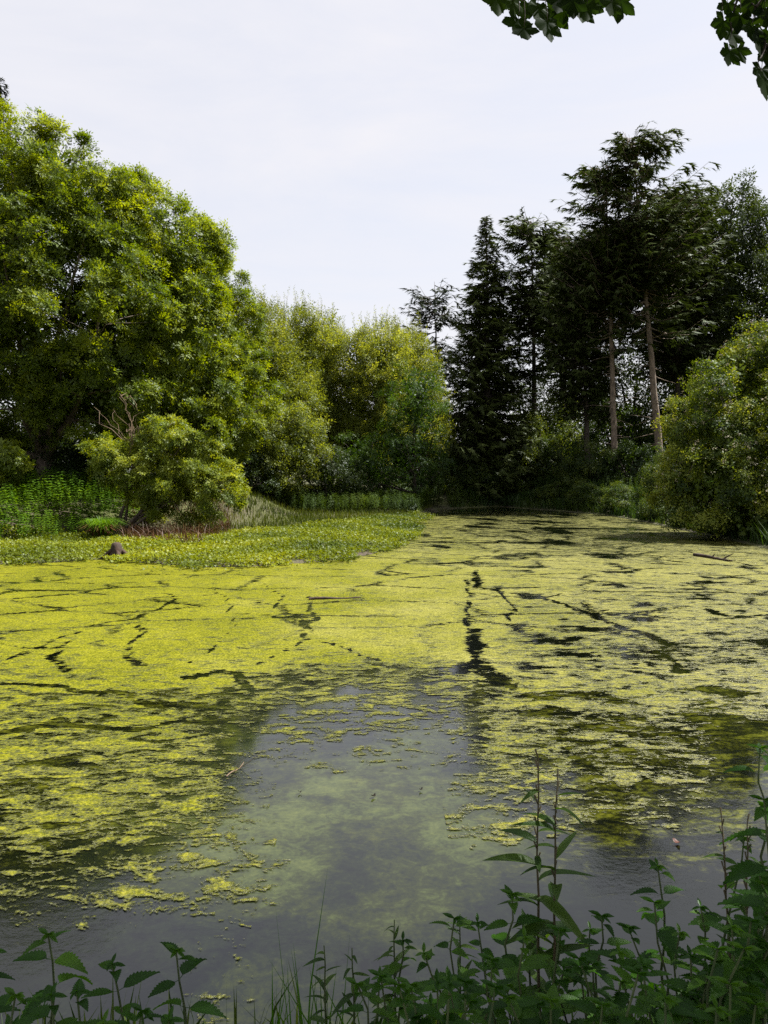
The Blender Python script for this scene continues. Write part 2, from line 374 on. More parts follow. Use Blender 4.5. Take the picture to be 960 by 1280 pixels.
# water
wm, t = newmat('pond_water'); l = t.links.new
co = t.nodes.new('ShaderNodeNewGeometry')
na = node(t, 'ShaderNodeTexNoise', Scale=1.1, Detail=7.0, Roughness=.62, Distortion=.4); l(co.outputs['Position'], na.inputs['Vector'])
nb = node(t, 'ShaderNodeTexNoise', Scale=7.0, Detail=5.0, Roughness=.7, Distortion=.8); l(co.outputs['Position'], nb.inputs['Vector'])
add = node(t, 'ShaderNodeMath', _operation='MULTIPLY_ADD'); l(nb.outputs['Fac'], add.inputs[0]); add.inputs[1].default_value = .55; l(na.outputs['Fac'], add.inputs[2])
sx = t.nodes.new('ShaderNodeSeparateXYZ'); l(co.outputs['Position'], sx.inputs[0])
near = node(t, 'ShaderNodeMapRange'); l(sx.outputs['Y'], near.inputs[0])     # submerged algae thins out close to the bank
near.inputs[1].default_value = 3.9; near.inputs[2].default_value = 4.9; near.inputs[3].default_value = -.22; near.inputs[4].default_value = 0.0
farr = node(t, 'ShaderNodeMapRange'); l(sx.outputs['Y'], farr.inputs[0]); farr.inputs[1].default_value = 5.6; farr.inputs[2].default_value = 10.5; farr.inputs[3].default_value = 0.0; farr.inputs[4].default_value = -.5
mid = node(t, 'ShaderNodeMath', _operation='ADD'); l(sx.outputs['X'], mid.inputs[0]); mid.inputs[1].default_value = .35   # the algae bed lies in the open middle
mab = node(t, 'ShaderNodeMath', _operation='ABSOLUTE'); l(mid.outputs[0], mab.inputs[0])
mrg = node(t, 'ShaderNodeMapRange'); l(mab.outputs[0], mrg.inputs[0]); mrg.inputs[1].default_value = .7; mrg.inputs[2].default_value = 1.9; mrg.inputs[3].default_value = .06; mrg.inputs[4].default_value = -.13
ad0 = node(t, 'ShaderNodeMath', _operation='ADD'); l(farr.outputs[0], ad0.inputs[0]); l(mrg.outputs[0], ad0.inputs[1])
ad1 = node(t, 'ShaderNodeMath', _operation='ADD'); l(near.outputs[0], ad1.inputs[0]); l(ad0.outputs[0], ad1.inputs[1])
nz = node(t, 'ShaderNodeTexNoise', Scale=30.0, Detail=4.0, Roughness=.7); l(co.outputs['Position'], nz.inputs['Vector'])
adz = node(t, 'ShaderNodeMath', _operation='MULTIPLY_ADD'); l(nz.outputs['Fac'], adz.inputs[0]); adz.inputs[1].default_value = .30; l(add.outputs[0], adz.inputs[2])
adw = node(t, 'ShaderNodeMath', _operation='SUBTRACT'); l(adz.outputs[0], adw.inputs[0]); adw.inputs[1].default_value = .25
ad2 = node(t, 'ShaderNodeMath', _operation='ADD'); l(adw.outputs[0], ad2.inputs[0]); l(ad1.outputs[0], ad2.inputs[1])
rw = ramp(t, [(.42, (.0025, .003, .004)), (.56, (.005, .007, .005)), (.68, (.012, .015, .005)), (.78, (.024, .031, .009)), (.92, (.042, .050, .014))]); l(ad2.outputs[0], rw.inputs[0])
# drowned weed just under the surface, left and right of the open middle
wmp = node(t, 'ShaderNodeMapping'); wmp.inputs['Scale'].default_value = (.5, 1, 1); wmp.inputs['Rotation'].default_value = (0, 0, .15); l(co.outputs['Position'], wmp.inputs[0])
wa = node(t, 'ShaderNodeTexNoise', Scale=5.5, Detail=7.0, Roughness=.68, Distortion=.9); l(wmp.outputs[0], wa.inputs['Vector'])
wb = node(t, 'ShaderNodeTexNoise', Scale=26.0, Detail=5.0, Roughness=.7); l(co.outputs['Position'], wb.inputs['Vector'])
wc = node(t, 'ShaderNodeMath', _operation='MULTIPLY_ADD'); l(wb.outputs['Fac'], wc.inputs[0]); wc.inputs[1].default_value = .45; l(wa.outputs['Fac'], wc.inputs[2])
wd_ = node(t, 'ShaderNodeMapRange'); l(sx.outputs['Y'], wd_.inputs[0]); wd_.inputs[1].default_value = 4.3; wd_.inputs[2].default_value = 5.4; wd_.inputs[3].default_value = -.22; wd_.inputs[4].default_value = 0.0
we = node(t, 'ShaderNodeMapRange'); l(sx.outputs['Y'], we.inputs[0]); we.inputs[1].default_value = 9.0; we.inputs[2].default_value = 11.5; we.inputs[3].default_value = 0.0; we.inputs[4].default_value = -.4
wf = node(t, 'ShaderNodeMath', _operation='ADD'); l(wd_.outputs[0], wf.inputs[0]); l(we.outputs[0], wf.inputs[1])
wg = node(t, 'ShaderNodeMath', _operation='ADD'); l(wc.outputs[0], wg.inputs[0]); l(wf.outputs[0], wg.inputs[1])
rs = ramp(t, [(.66, (.0015, .002, .001)), (.74, (.008, .009, .0015)), (.82, (.026, .029, .003)), (.95, (.055, .056, .006))]); l(wg.outputs[0], rs.inputs[0])
sdm = node(t, 'ShaderNodeMapRange'); l(mab.outputs[0], sdm.inputs[0]); sdm.inputs[1].default_value = .9; sdm.inputs[2].default_value = 2.0
cmx = node(t, 'ShaderNodeMixRGB'); l(sdm.outputs[0], cmx.inputs[0]); l(rw.outputs[0], cmx.inputs[1]); l(rs.outputs[0], cmx.inputs[2])
cm2 = node(t, 'ShaderNodeMixRGB', _blend_type='ADD', Fac=.30); l(cmx.outputs[0], cm2.inputs[1]); l(rs.outputs[0], cm2.inputs[2])
df = t.nodes.new('ShaderNodeBsdfDiffuse'); l(cm2.outputs[0], df.inputs[0])
gl = node(t, 'ShaderNodeBsdfGlossy', Roughness=.035); gl.inputs['Color'].default_value = (1, 1, 1, 1)
fr = node(t, 'ShaderNodeFresnel', IOR=1.5)
nc = node(t, 'ShaderNodeTexNoise', Scale=16.0, Detail=4.0, Roughness=.6); l(co.outputs['Position'], nc.inputs['Vector'])
ne = node(t, 'ShaderNodeTexNoise', Scale=.9, Detail=2.0); l(co.outputs['Position'], ne.inputs['Vector'])
pt = node(t, 'ShaderNodeMapRange'); l(ne.outputs['Fac'], pt.inputs[0]); pt.inputs[1].default_value = .45; pt.inputs[2].default_value = .62; pt.inputs[3].default_value = .02; pt.inputs[4].default_value = .12
bp = node(t, 'ShaderNodeBump', Distance=.012); nch = node(t, 'ShaderNodeMath', _operation='MULTIPLY_ADD'); l(wc.outputs[0], nch.inputs[0]); nch.inputs[1].default_value = 1.0; l(nc.outputs['Fac'], nch.inputs[2]); l(nch.outputs[0], bp.inputs['Height']); l(pt.outputs[0], bp.inputs['Strength'])
l(bp.outputs[0], gl.inputs['Normal']); l(bp.outputs[0], fr.inputs['Normal'])
mxs = t.nodes.new('ShaderNodeMixShader'); l(fr.outputs[0], mxs.inputs[0]); l(df.outputs[0], mxs.inputs[1]); l(gl.outputs[0], mxs.inputs[2])
o = t.nodes.new('ShaderNodeOutputMaterial'); l(mxs.outputs[0], o.inputs[0])
pv = np.array([(-19, 2, 0), (24, 2, 0), (24, 66, 0), (-19, 66, 0)], float)
link('pond_water', mesh_np('pond_water', pv, np.array([[0, 1, 2, 3]])), wm, kind='structure')

# floating duckweed: a thin mat with channels and holes in it
gx = np.arange(-17.5, 22.5, .13)
gy = [3.2]
while gy[-1] < 61: gy.append(gy[-1] + max(.028, min(.22, (gy[-1] ** 1.75) * .0014)))
gy = np.array(gy); GX, GY = np.meshgrid(gx, gy)
PX = 480 + GX / GY * FPX                                                   # bearing of each point of the mat, for laying out its zones
D = GY
def fbm(x, y, s, seed, octv=4):
    out = np.zeros_like(x); amp = 1; tot = 0; r = np.random.default_rng(seed)
    for k in range(octv):
        a = 0
        for q in range(5):
            th = r.random() * 6.283; ph = r.random() * 6.283; f = s * (2 ** k) * (.7 + .6 * r.random())
            u = np.cos(th) * x + np.sin(th) * y; v = -np.sin(th) * x + np.cos(th) * y
            a = a + np.sin(u * f + ph + 1.5 * np.sin(v * f * .8 + ph * 2))
        out += amp * a / 5; tot += amp; amp *= .55
    return out / tot
WX = GX + .22 * fbm(GX, GY, 1.6, 21, 3) + .10 * fbm(GX, GY, 6.0, 22, 2); WY = GY + .45 * fbm(GX, GY, 1.4, 23, 3) + .2 * fbm(GX, GY, 5.0, 24, 2)
def seg_dist(pts):
    d2 = np.full(GX.shape, 1e9)
    for (ax, ay), (bx, by) in zip(pts[:-1], pts[1:]):
        ex, ey = bx - ax, by - ay; q = np.clip(((WX - ax) * ex + (WY - ay) * ey) / (ex * ex + ey * ey + 1e-9), 0, 1)
        d2 = np.minimum(d2, (WX - ax - q * ex) ** 2 + (WY - ay - q * ey) ** 2)
    return np.sqrt(d2)
bend = fbm(GX, GY, 1.3, 3)
lo = fbm(GX, GY, .55, 4, 3)
edge = 9.9 + .45 * sstep(330, 400, PX) * sstep(600, 540, PX) - 1.2 * sstep(330, 250, PX) - 1.9 * sstep(560, 700, PX) + .6 * bend
cov = -.25 + 1.31 * sstep(edge - 1.2, edge + .6, D)
side = np.maximum(sstep(330, 240, PX + 16 * (D - 6)), sstep(560, 640, PX) * sstep(960, 840, PX) * sstep(4.8, 5.6, D))
cov = np.maximum(cov, side * (.40 + .34 * sstep(4.2, 7.2, D)) + .10 * lo)
cov = np.maximum(cov, -.07 + .49 * sstep(5.6, 9.2, D) + .14 * lo)
cov -= .26 * sstep(560, 700, PX) * sstep(14.0, 9.5, D) + .12 * sstep(600, 750, PX) * sstep(40, 20, D)
cov -= .12 * sstep(330, 200, PX) * sstep(11.2, 9.6, D)
far = sstep(21, 28, D)
cov -= far * (.26 + .15 * lo)
cov -= .16 * sstep(560, 620, PX) * sstep(760, 700, PX) * sstep(27, 33, D)
cov += .09 * fbm(GX, GY, .8, 9, 3) + .10 * sstep(600, 520, PX) * sstep(11.0, 12.5, D) * sstep(23, 20, D)
blot = fbm(GX * 1.0 + .25 * GY, GY * .8, 1.3, 31, 5)
cov -= .85 * sstep(.04, .34, blot) * sstep(470, 560, PX + 60 * lo) * sstep(860, 700, PX) * sstep(19.5, 23, D)
cov -= .35 * sstep(.25, .5, blot) * sstep(560, 640, PX) * sstep(9, 11, D)
gap_ = fbm(GX * .7 + .3 * GY, GY * 1.2, 3.6, 41, 4)
cov -= .95 * sstep(.16, .38, gap_) * sstep(560, 680, PX + 40 * lo) * sstep(7.0, 8.5, D) * sstep(26, 18, D)
cov -= .55 * sstep(.22, .45, gap_) * sstep(420, 250, PX) * sstep(10.8, 9.4, D) * sstep(5, 6, D)
cov -= .30 * sstep(4.7, 4.1, D)
cov -= .30 * sstep(40, 52, D) + .14 * sstep(19, 26, D) + .16 * sstep(560, 640, PX) * sstep(9.5, 11, D) * sstep(20, 15, D)
channels = [([(583, 722), (588, 745), (580, 765), (590, 785)], .06), ([(590, 785), (588, 800), (597, 812), (600, 826)], .12), ([(572, 838), (600, 832), (618, 846), (640, 856)], .17),
            ([(590, 712), (600, 735), (640, 742), (680, 748), (725, 762), (745, 775), (800, 790), (845, 812)], .10), ([(740, 768), (760, 760), (830, 772)], .05),
            ([(205, 742), (215, 752), (195, 765), (165, 775), (120, 782), (70, 800), (30, 820), (0, 832)], .08), ([(170, 780), (160, 810), (166, 830)], .08), ([(90, 800), (75, 822), (90, 840)], .08),
            ([(265, 735), (285, 750), (290, 765), (320, 768), (370, 775), (383, 790), (380, 800), (350, 815), (320, 830)], .055), ([(383, 745), (384, 780), (383, 798), (420, 808), (450, 818), (475, 828)], .07),
            ([(290, 762), (300, 785), (262, 812), (235, 828)], .05), ([(0, 800), (40, 808), (75, 808)], .05),
            ([(240, 843), (275, 838), (305, 840), (315, 862)], .10), ([(0, 855), (60, 862), (150, 870), (230, 880)], .09), ([(0, 920), (60, 905), (140, 915), (200, 905), (300, 895)], .10),
            ([(690, 800), (710, 802), (725, 797)], .11), ([(655, 745), (670, 750), (700, 742)], .06), ([(800, 812), (830, 820), (842, 836)], .11), ([(880, 760), (900, 768), (930, 772)], .10),
            ([(330, 728), (352, 745), (345, 760), (340, 772)], .05), ([(620, 735), (640, 755), (638, 790)], .05), ([(860, 690), (900, 700), (960, 712)], .07)]
chan = np.full(GX.shape, 5.0)
for pts, wd in channels:
    wd *= .85 if pts[0][0] < 480 else .9
    chan = np.minimum(chan, seg_dist([onwater(*p) for p in pts]) / np.maximum(wd * (.85 + .5 * bend + .3 * lo), .02))
cov = np.clip(cov, -.6, 1.05)
SD = sdist(GX, GY)
cov = np.where(SD > -.05, -1, cov)
fine = 1.0 - .0 * cov
F = grid_faces(len(gy), len(gx)); cf = cov.ravel()
keep = (cf[F].max(axis=1) > .0) & (chan.ravel()[F].min(axis=1) < 99)
F = F[keep]; used, inv = np.unique(F, return_inverse=True); F = inv.reshape(F.shape)
zz = .006 + .003 * fbm(GX, GY, 9, 12, 2)
V = np.stack([GX, GY, zz], -1).reshape(-1, 3)[used]
dm = mesh_np('duckweed_mat', V, F, smooth=True)
a = dm.attributes.new('cover', 'FLOAT', 'POINT'); a.data.foreach_set('value', cf[used].astype(np.float32))
a = dm.attributes.new('channel', 'FLOAT', 'POINT'); a.data.foreach_set('value', chan.ravel()[used].astype(np.float32))
gmt, t = newmat('duckweed'); l = t.links.new
co = t.nodes.new('ShaderNodeNewGeometry'); ca = node(t, 'ShaderNodeAttribute', _attribute_name='cover')
mpn = node(t, 'ShaderNodeMapping'); mpn.inputs['Scale'].default_value = (.62, 1.0, 1.0); l(co.outputs['Position'], mpn.inputs[0])
na = node(t, 'ShaderNodeTexNoise', Scale=5.0, Detail=5.0, Roughness=.62, Distortion=.9); l(mpn.outputs[0], na.inputs['Vector'])
nb = node(t, 'ShaderNodeTexNoise', Scale=42.0, Detail=3.0, Roughness=.6); l(co.outputs['Position'], nb.inputs['Vector'])
def math_(op, a, b, c=None):
    n = node(t, 'ShaderNodeMath', _operation=op)
    for i, v in enumerate((a, b, c)):
        if v is None: continue
        if isinstance(v, (int, float)): n.inputs[i].default_value = v
        else: l(v, n.inputs[i])
    return n.outputs[0]
mps = node(t, 'ShaderNodeMapping'); mps.inputs['Scale'].default_value = (.45, 1.0, 1.0); mps.inputs['Rotation'].default_value = (0, 0, .12); l(co.outputs['Position'], mps.inputs[0])
nh = node(t, 'ShaderNodeTexNoise', Scale=10.0, Detail=3.0, Roughness=.55, Distortion=1.4); l(mps.outputs[0], nh.inputs['Vector'])
s1 = math_('MULTIPLY_ADD', na.outputs['Fac'], 2.0, -1.0)
syn = t.nodes.new('ShaderNodeSeparateXYZ'); l(co.outputs['Position'], syn.inputs[0])
nam = node(t, 'ShaderNodeMapRange'); l(syn.outputs['Y'], nam.inputs[0]); nam.inputs[1].default_value = 8.5; nam.inputs[2].default_value = 12.5; nam.inputs[3].default_value = 1.55; nam.inputs[4].default_value = 1.0
s1 = math_('MULTIPLY', s1, nam.outputs[0])
s2 = math_('MULTIPLY_ADD', nb.outputs['Fac'], 1.3, -.65)
s3 = math_('MULTIPLY_ADD', nh.outputs['Fac'], 1.9, -.95)
ve = node(t, 'ShaderNodeTexVoronoi', _feature='DISTANCE_TO_EDGE', Scale=.62)
wv = node(t, 'ShaderNodeVectorMath', _operation='MULTIPLY_ADD'); l(nh.outputs['Color'], wv.inputs[0]); wv.inputs[1].default_value = (.5, .5, 0); l(mpn.outputs[0], wv.inputs[2]); l(wv.outputs[0], ve.inputs['Vector'])
crk = node(t, 'ShaderNodeMapRange'); l(ve.outputs['Distance'], crk.inputs[0]); crk.inputs[1].default_value = .0; crk.inputs[2].default_value = .036; crk.inputs[3].default_value = -1.15; crk.inputs[4].default_value = .0
cha = node(t, 'ShaderNodeAttribute', _attribute_name='channel')
chr_ = math_('ADD', cha.outputs['Fac'], math_('MULTIPLY_ADD', nh.outputs['Fac'], 2.6, -1.3))
nk = node(t, 'ShaderNodeTexNoise', Scale=.9, Detail=3.0); l(co.outputs['Position'], nk.inputs['Vector'])
cks = math_('MULTIPLY', crk.outputs[0], math_('SUBTRACT', math_('MULTIPLY', nk.outputs['Fac'], 7.0), 2.6))
cks = math_('MAXIMUM', math_('MINIMUM', cks, 0.0), -1.1)
sy_ = t.nodes.new('ShaderNodeSeparateXYZ'); l(co.outputs['Position'], sy_.inputs[0])
fy = node(t, 'ShaderNodeMapRange'); l(sy_.outputs['Y'], fy.inputs[0]); fy.inputs[1].default_value = 9.5; fy.inputs[2].default_value = 14.0
cks = math_('MULTIPLY', cks, fy.outputs[0])
chs = node(t, 'ShaderNodeMapRange'); l(chr_, chs.inputs[0]); chs.inputs[1].default_value = .6; chs.inputs[2].default_value = 1.3; chs.inputs[3].default_value = -1.35; chs.inputs[4].default_value = 0.0
sm = math_('ADD', math_('ADD', math_('ADD', s1, s2), math_('ADD', s3, cks)), math_('ADD', ca.outputs['Fac'], chs.outputs[0]))
al = node(t, 'ShaderNodeMapRange'); l(sm, al.inputs[0]); al.inputs[1].default_value = .28; al.inputs[2].default_value = .50
vo = node(t, 'ShaderNodeTexVoronoi', Scale=95.0); l(co.outputs['Position'], vo.inputs['Vector'])
nd = node(t, 'ShaderNodeTexNoise', Scale=.55, Detail=4.0); l(co.outputs['Position'], nd.inputs['Vector'])
nf = node(t, 'ShaderNodeTexNoise', Scale=11.0, Detail=4.0, Roughness=.7); l(mpn.outputs[0], nf.inputs['Vector'])
ng = node(t, 'ShaderNodeTexNoise', Scale=34.0, Detail=4.0, Roughness=.75); l(co.outputs['Position'], ng.inputs['Vector'])
tone = math_('ADD', math_('MULTIPLY', nd.outputs['Fac'], .30), math_('ADD', math_('MULTIPLY', nf.outputs['Fac'], .40), math_('MULTIPLY_ADD', ng.outputs['Fac'], 1.25, -.475)))
tone = math_('ADD', tone, math_('MULTIPLY_ADD', vo.outputs['Distance'], .2, -.04))
rd = ramp(t, [(.36, (.022, .026, .002)), (.47, (.062, .068, .002)), (.58, (.108, .112, .003)), (.72, (.170, .164, .010))]); l(tone, rd.inputs[0])
# weeds at the ragged margins ride lower in the water and look browner
eg = node(t, 'ShaderNodeMapRange'); l(sm, eg.inputs[0]); eg.inputs[1].default_value = .48; eg.inputs[2].default_value = .98
me_ = node(t, 'ShaderNodeMixRGB', _blend_type='MULTIPLY'); me_.inputs[1].default_value = (.060, .064, .010, 1)
mg = node(t, 'ShaderNodeMixRGB'); l(eg.outputs[0], mg.inputs[0]); mg.inputs[1].default_value = (.034, .038, .003, 1); l(rd.outputs[0], mg.inputs[2])
sxx = t.nodes.new('ShaderNodeSeparateXYZ'); l(co.outputs['Position'], sxx.inputs[0])       # sheen painted into the weed as a paler colour towards the right
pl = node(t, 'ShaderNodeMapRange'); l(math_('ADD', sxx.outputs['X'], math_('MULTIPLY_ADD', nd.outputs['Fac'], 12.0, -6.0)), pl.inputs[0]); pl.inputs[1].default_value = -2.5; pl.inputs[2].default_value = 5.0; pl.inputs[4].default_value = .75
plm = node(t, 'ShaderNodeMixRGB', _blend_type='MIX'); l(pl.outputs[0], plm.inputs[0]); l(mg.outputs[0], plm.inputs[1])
dry = ramp(t, [(.36, (.050, .048, .012)), (.47, (.092, .088, .020)), (.60, (.145, .138, .040)), (.75, (.20, .19, .075))]); l(tone, dry.inputs[0])  # paler tones that paint the sheen, blended in on the right
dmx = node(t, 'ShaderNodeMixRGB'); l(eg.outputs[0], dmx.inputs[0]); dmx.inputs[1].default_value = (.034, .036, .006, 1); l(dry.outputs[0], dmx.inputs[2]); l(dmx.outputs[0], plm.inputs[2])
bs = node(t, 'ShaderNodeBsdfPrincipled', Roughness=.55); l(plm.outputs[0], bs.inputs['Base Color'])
rgh = node(t, 'ShaderNodeMapRange'); l(eg.outputs[0], rgh.inputs[0]); rgh.inputs[3].default_value = .32; rgh.inputs[4].default_value = .60; l(rgh.outputs[0], bs.inputs['Roughness'])
spc = node(t, 'ShaderNodeMapRange'); l(eg.outputs[0], spc.inputs[0]); spc.inputs[3].default_value = .36; spc.inputs[4].default_value = .06; l(spc.outputs[0], bs.inputs['Specular IOR Level'])
hb = math_('ADD', math_('MULTIPLY', nf.outputs['Fac'], 1.6), math_('MULTIPLY', ng.outputs['Fac'], .7))
bp = node(t, 'ShaderNodeBump', Strength=.9, Distance=.022); l(hb, bp.inputs['Height']); l(bp.outputs[0], bs.inputs['Normal'])
tp = t.nodes.new('ShaderNodeBsdfTransparent')
mxs = t.nodes.new('ShaderNodeMixShader'); l(al.outputs[0], mxs.inputs[0]); l(tp.outputs[0], mxs.inputs[1]); l(bs.outputs[0], mxs.inputs[2])
o = t.nodes.new('ShaderNodeOutputMaterial'); l(mxs.outputs[0], o.inputs[0])
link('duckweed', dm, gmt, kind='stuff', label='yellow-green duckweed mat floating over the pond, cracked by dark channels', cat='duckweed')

# ------------------------------------------------------------------ trees on the left
tree('ash_tree', 'tallest broad ash tree at the left edge, feathery bright leaves over a dark hollow', 'tree', 60, 36,
     [ell(15, 250, 36, 92, 96, 3.2), ell(80, 232, 35.5, 50, 62, 2.4), ell(-60, 310, 36, 90, 140, 3.4), ell(115, 285, 35.5, 56, 78, 2.6), ell(60, 330, 34.5, 90, 90, 3), ell(20, 400, 34, 110, 85, 3.2), ell(120, 390, 34.5, 80, 90, 2.8),
      ell(130, 470, 35, 75, 75, 2.8), ell(148, 330, 36.5, 50, 70, 2.6), ell(20, 490, 35, 100, 60, 3)],
     520, .62, 18, ASH, .92, M['ash'], M['bark'], .42, main=9)
tree('ash_tree', 'second ash tree, its yellow-green crown sloping down beside the tallest one', 'tree', 215, 38,
     [ell(165, 290, 38, 48, 80, 2.6), ell(205, 325, 38, 48, 78, 2.6), ell(240, 350, 38.5, 38, 78, 2.2), ell(190, 410, 37, 70, 80, 3), ell(240, 430, 37.5, 55, 80, 2.6), ell(165, 500, 37, 80, 70, 3), ell(225, 500, 37, 60, 60, 2.5)],
     330, .6, 18, ASH, .92, M['ash'], M['bark'], .32, main=7, tm=(.58, .35))
tree('ash_tree', 'smaller ash tree at the foot of the crown slope, next to the willows', 'tree', 280, 42,
     [ell(268, 375, 42, 38, 62, 2.2), ell(290, 420, 42, 34, 60, 2.2), ell(258, 440, 41.5, 48, 70, 2.6), ell(290, 490, 41, 48, 62, 2.4), ell(262, 530, 41, 58, 55, 2.6)],
     190, .58, 20, ASH, .9, M['ash'], M['bark'], .24, main=6, tm=(.55, .35))
# ------------------------------------------------------------------ willows and alder in the middle
WL = [(335, 50, [(322, 455, 42, 58), (345, 520, 55, 65)], 'olive green willow tree with wispy tips rising next to the ash trees', (.45, .35)),
      (375, 54, [(378, 450, 38, 55), (365, 530, 50, 60)], 'grey-green willow tree, second from the left of the willow row', (.42, .3)),
      (412, 57, [(408, 455, 28, 45), (410, 530, 45, 60)], 'narrow willow tree in the dip of the willow row', (.55, .3)),
      (460, 55, [(450, 480, 42, 60), (475, 460, 36, 48), (460, 540, 60, 55)], 'broadest bright yellow-green willow tree, centre of the willow row', (.62, .35)),
      (505, 58, [(505, 470, 36, 48), (515, 530, 40, 60)], 'rightmost willow tree, behind the dark green alder', (.6, .3))]
for bp_, d, es, lab, tm_ in WL:
    E = [ell(a, b, d, rx, ry, 2.6) for a, b, rx, ry in es]
    th, P, N, O = tree('willow_tree', lab, 'tree', bp_, d, E, 230, .66, 28, SMALL + WISP, 1.05, M['willow'], M['bark'], .22, group='willow trees on the far bank', tm=tm_, up=.9, flat=1.0)
    # upright whips that stand out of the top
    hi = P[np.argsort(P[:, 2])[-22:]]; Tb = Tubes(); pos, ax = [], []
    for p in hi:
        e = p + np.array(((rng.random() - .5) * .7, (rng.random() - .5) * .7, 1.0 + rng.random() * 1.1)); c = curve(p, e, .1, 5)
        Tb.add(c, np.linspace(.014, .005, 5), 4); pos += list(c[1:]); ax += [e - p] * 4
    link('twig', (lambda m_: (m_.transform(Matrix.Translation(-Vector(O))), m_)[1])(Tb.mesh('whips')), M['bark'], th, kind='stuff')
    pos = np.array(pos); V, F, Ti = scatter(WISP, pos, np.array(ax), .55 + .3 * rng.random(len(pos)), np.full(len(pos), .6))
    link('twig_leaves', mesh_np('twig_leaves', V - O, F, Ti), M['willow'], th, kind='stuff')
tree('willow_tree', 'low willow in front of the willow row, its leaves down to the water', 'tree', 345, 46,
     [ell(345, 560, 46, 60, 55, 2.2), ell(300, 560, 45, 35, 50, 2)], 130, .6, 24, SMALL, 1.0, M['willow'], M['bark'], .16, group='willow trees on the far bank', tm=(.35, .35))
tree('alder_tree', 'dark green rounded alder tree left of the conifers', 'tree', 520, 50,
     [ell(520, 505, 50, 38, 52, 2.4), ell(505, 570, 50, 55, 50, 2.4), ell(450, 580, 50, 45, 40, 2)], 150, .6, 24, LEAFY, .9, M['alder'], M['darkbark'], .16, tm=(.45, .4))
tree('alder_tree', 'dark low alder bush standing in the gap below the willow row', 'tree', 410, 48,
     [ell(405, 590, 48, 50, 32, 2), ], 60, .5, 22, LEAFY, .85, M['darkleaf'], M['darkbark'], .1, tm=(.45, .4), zmin=.1)

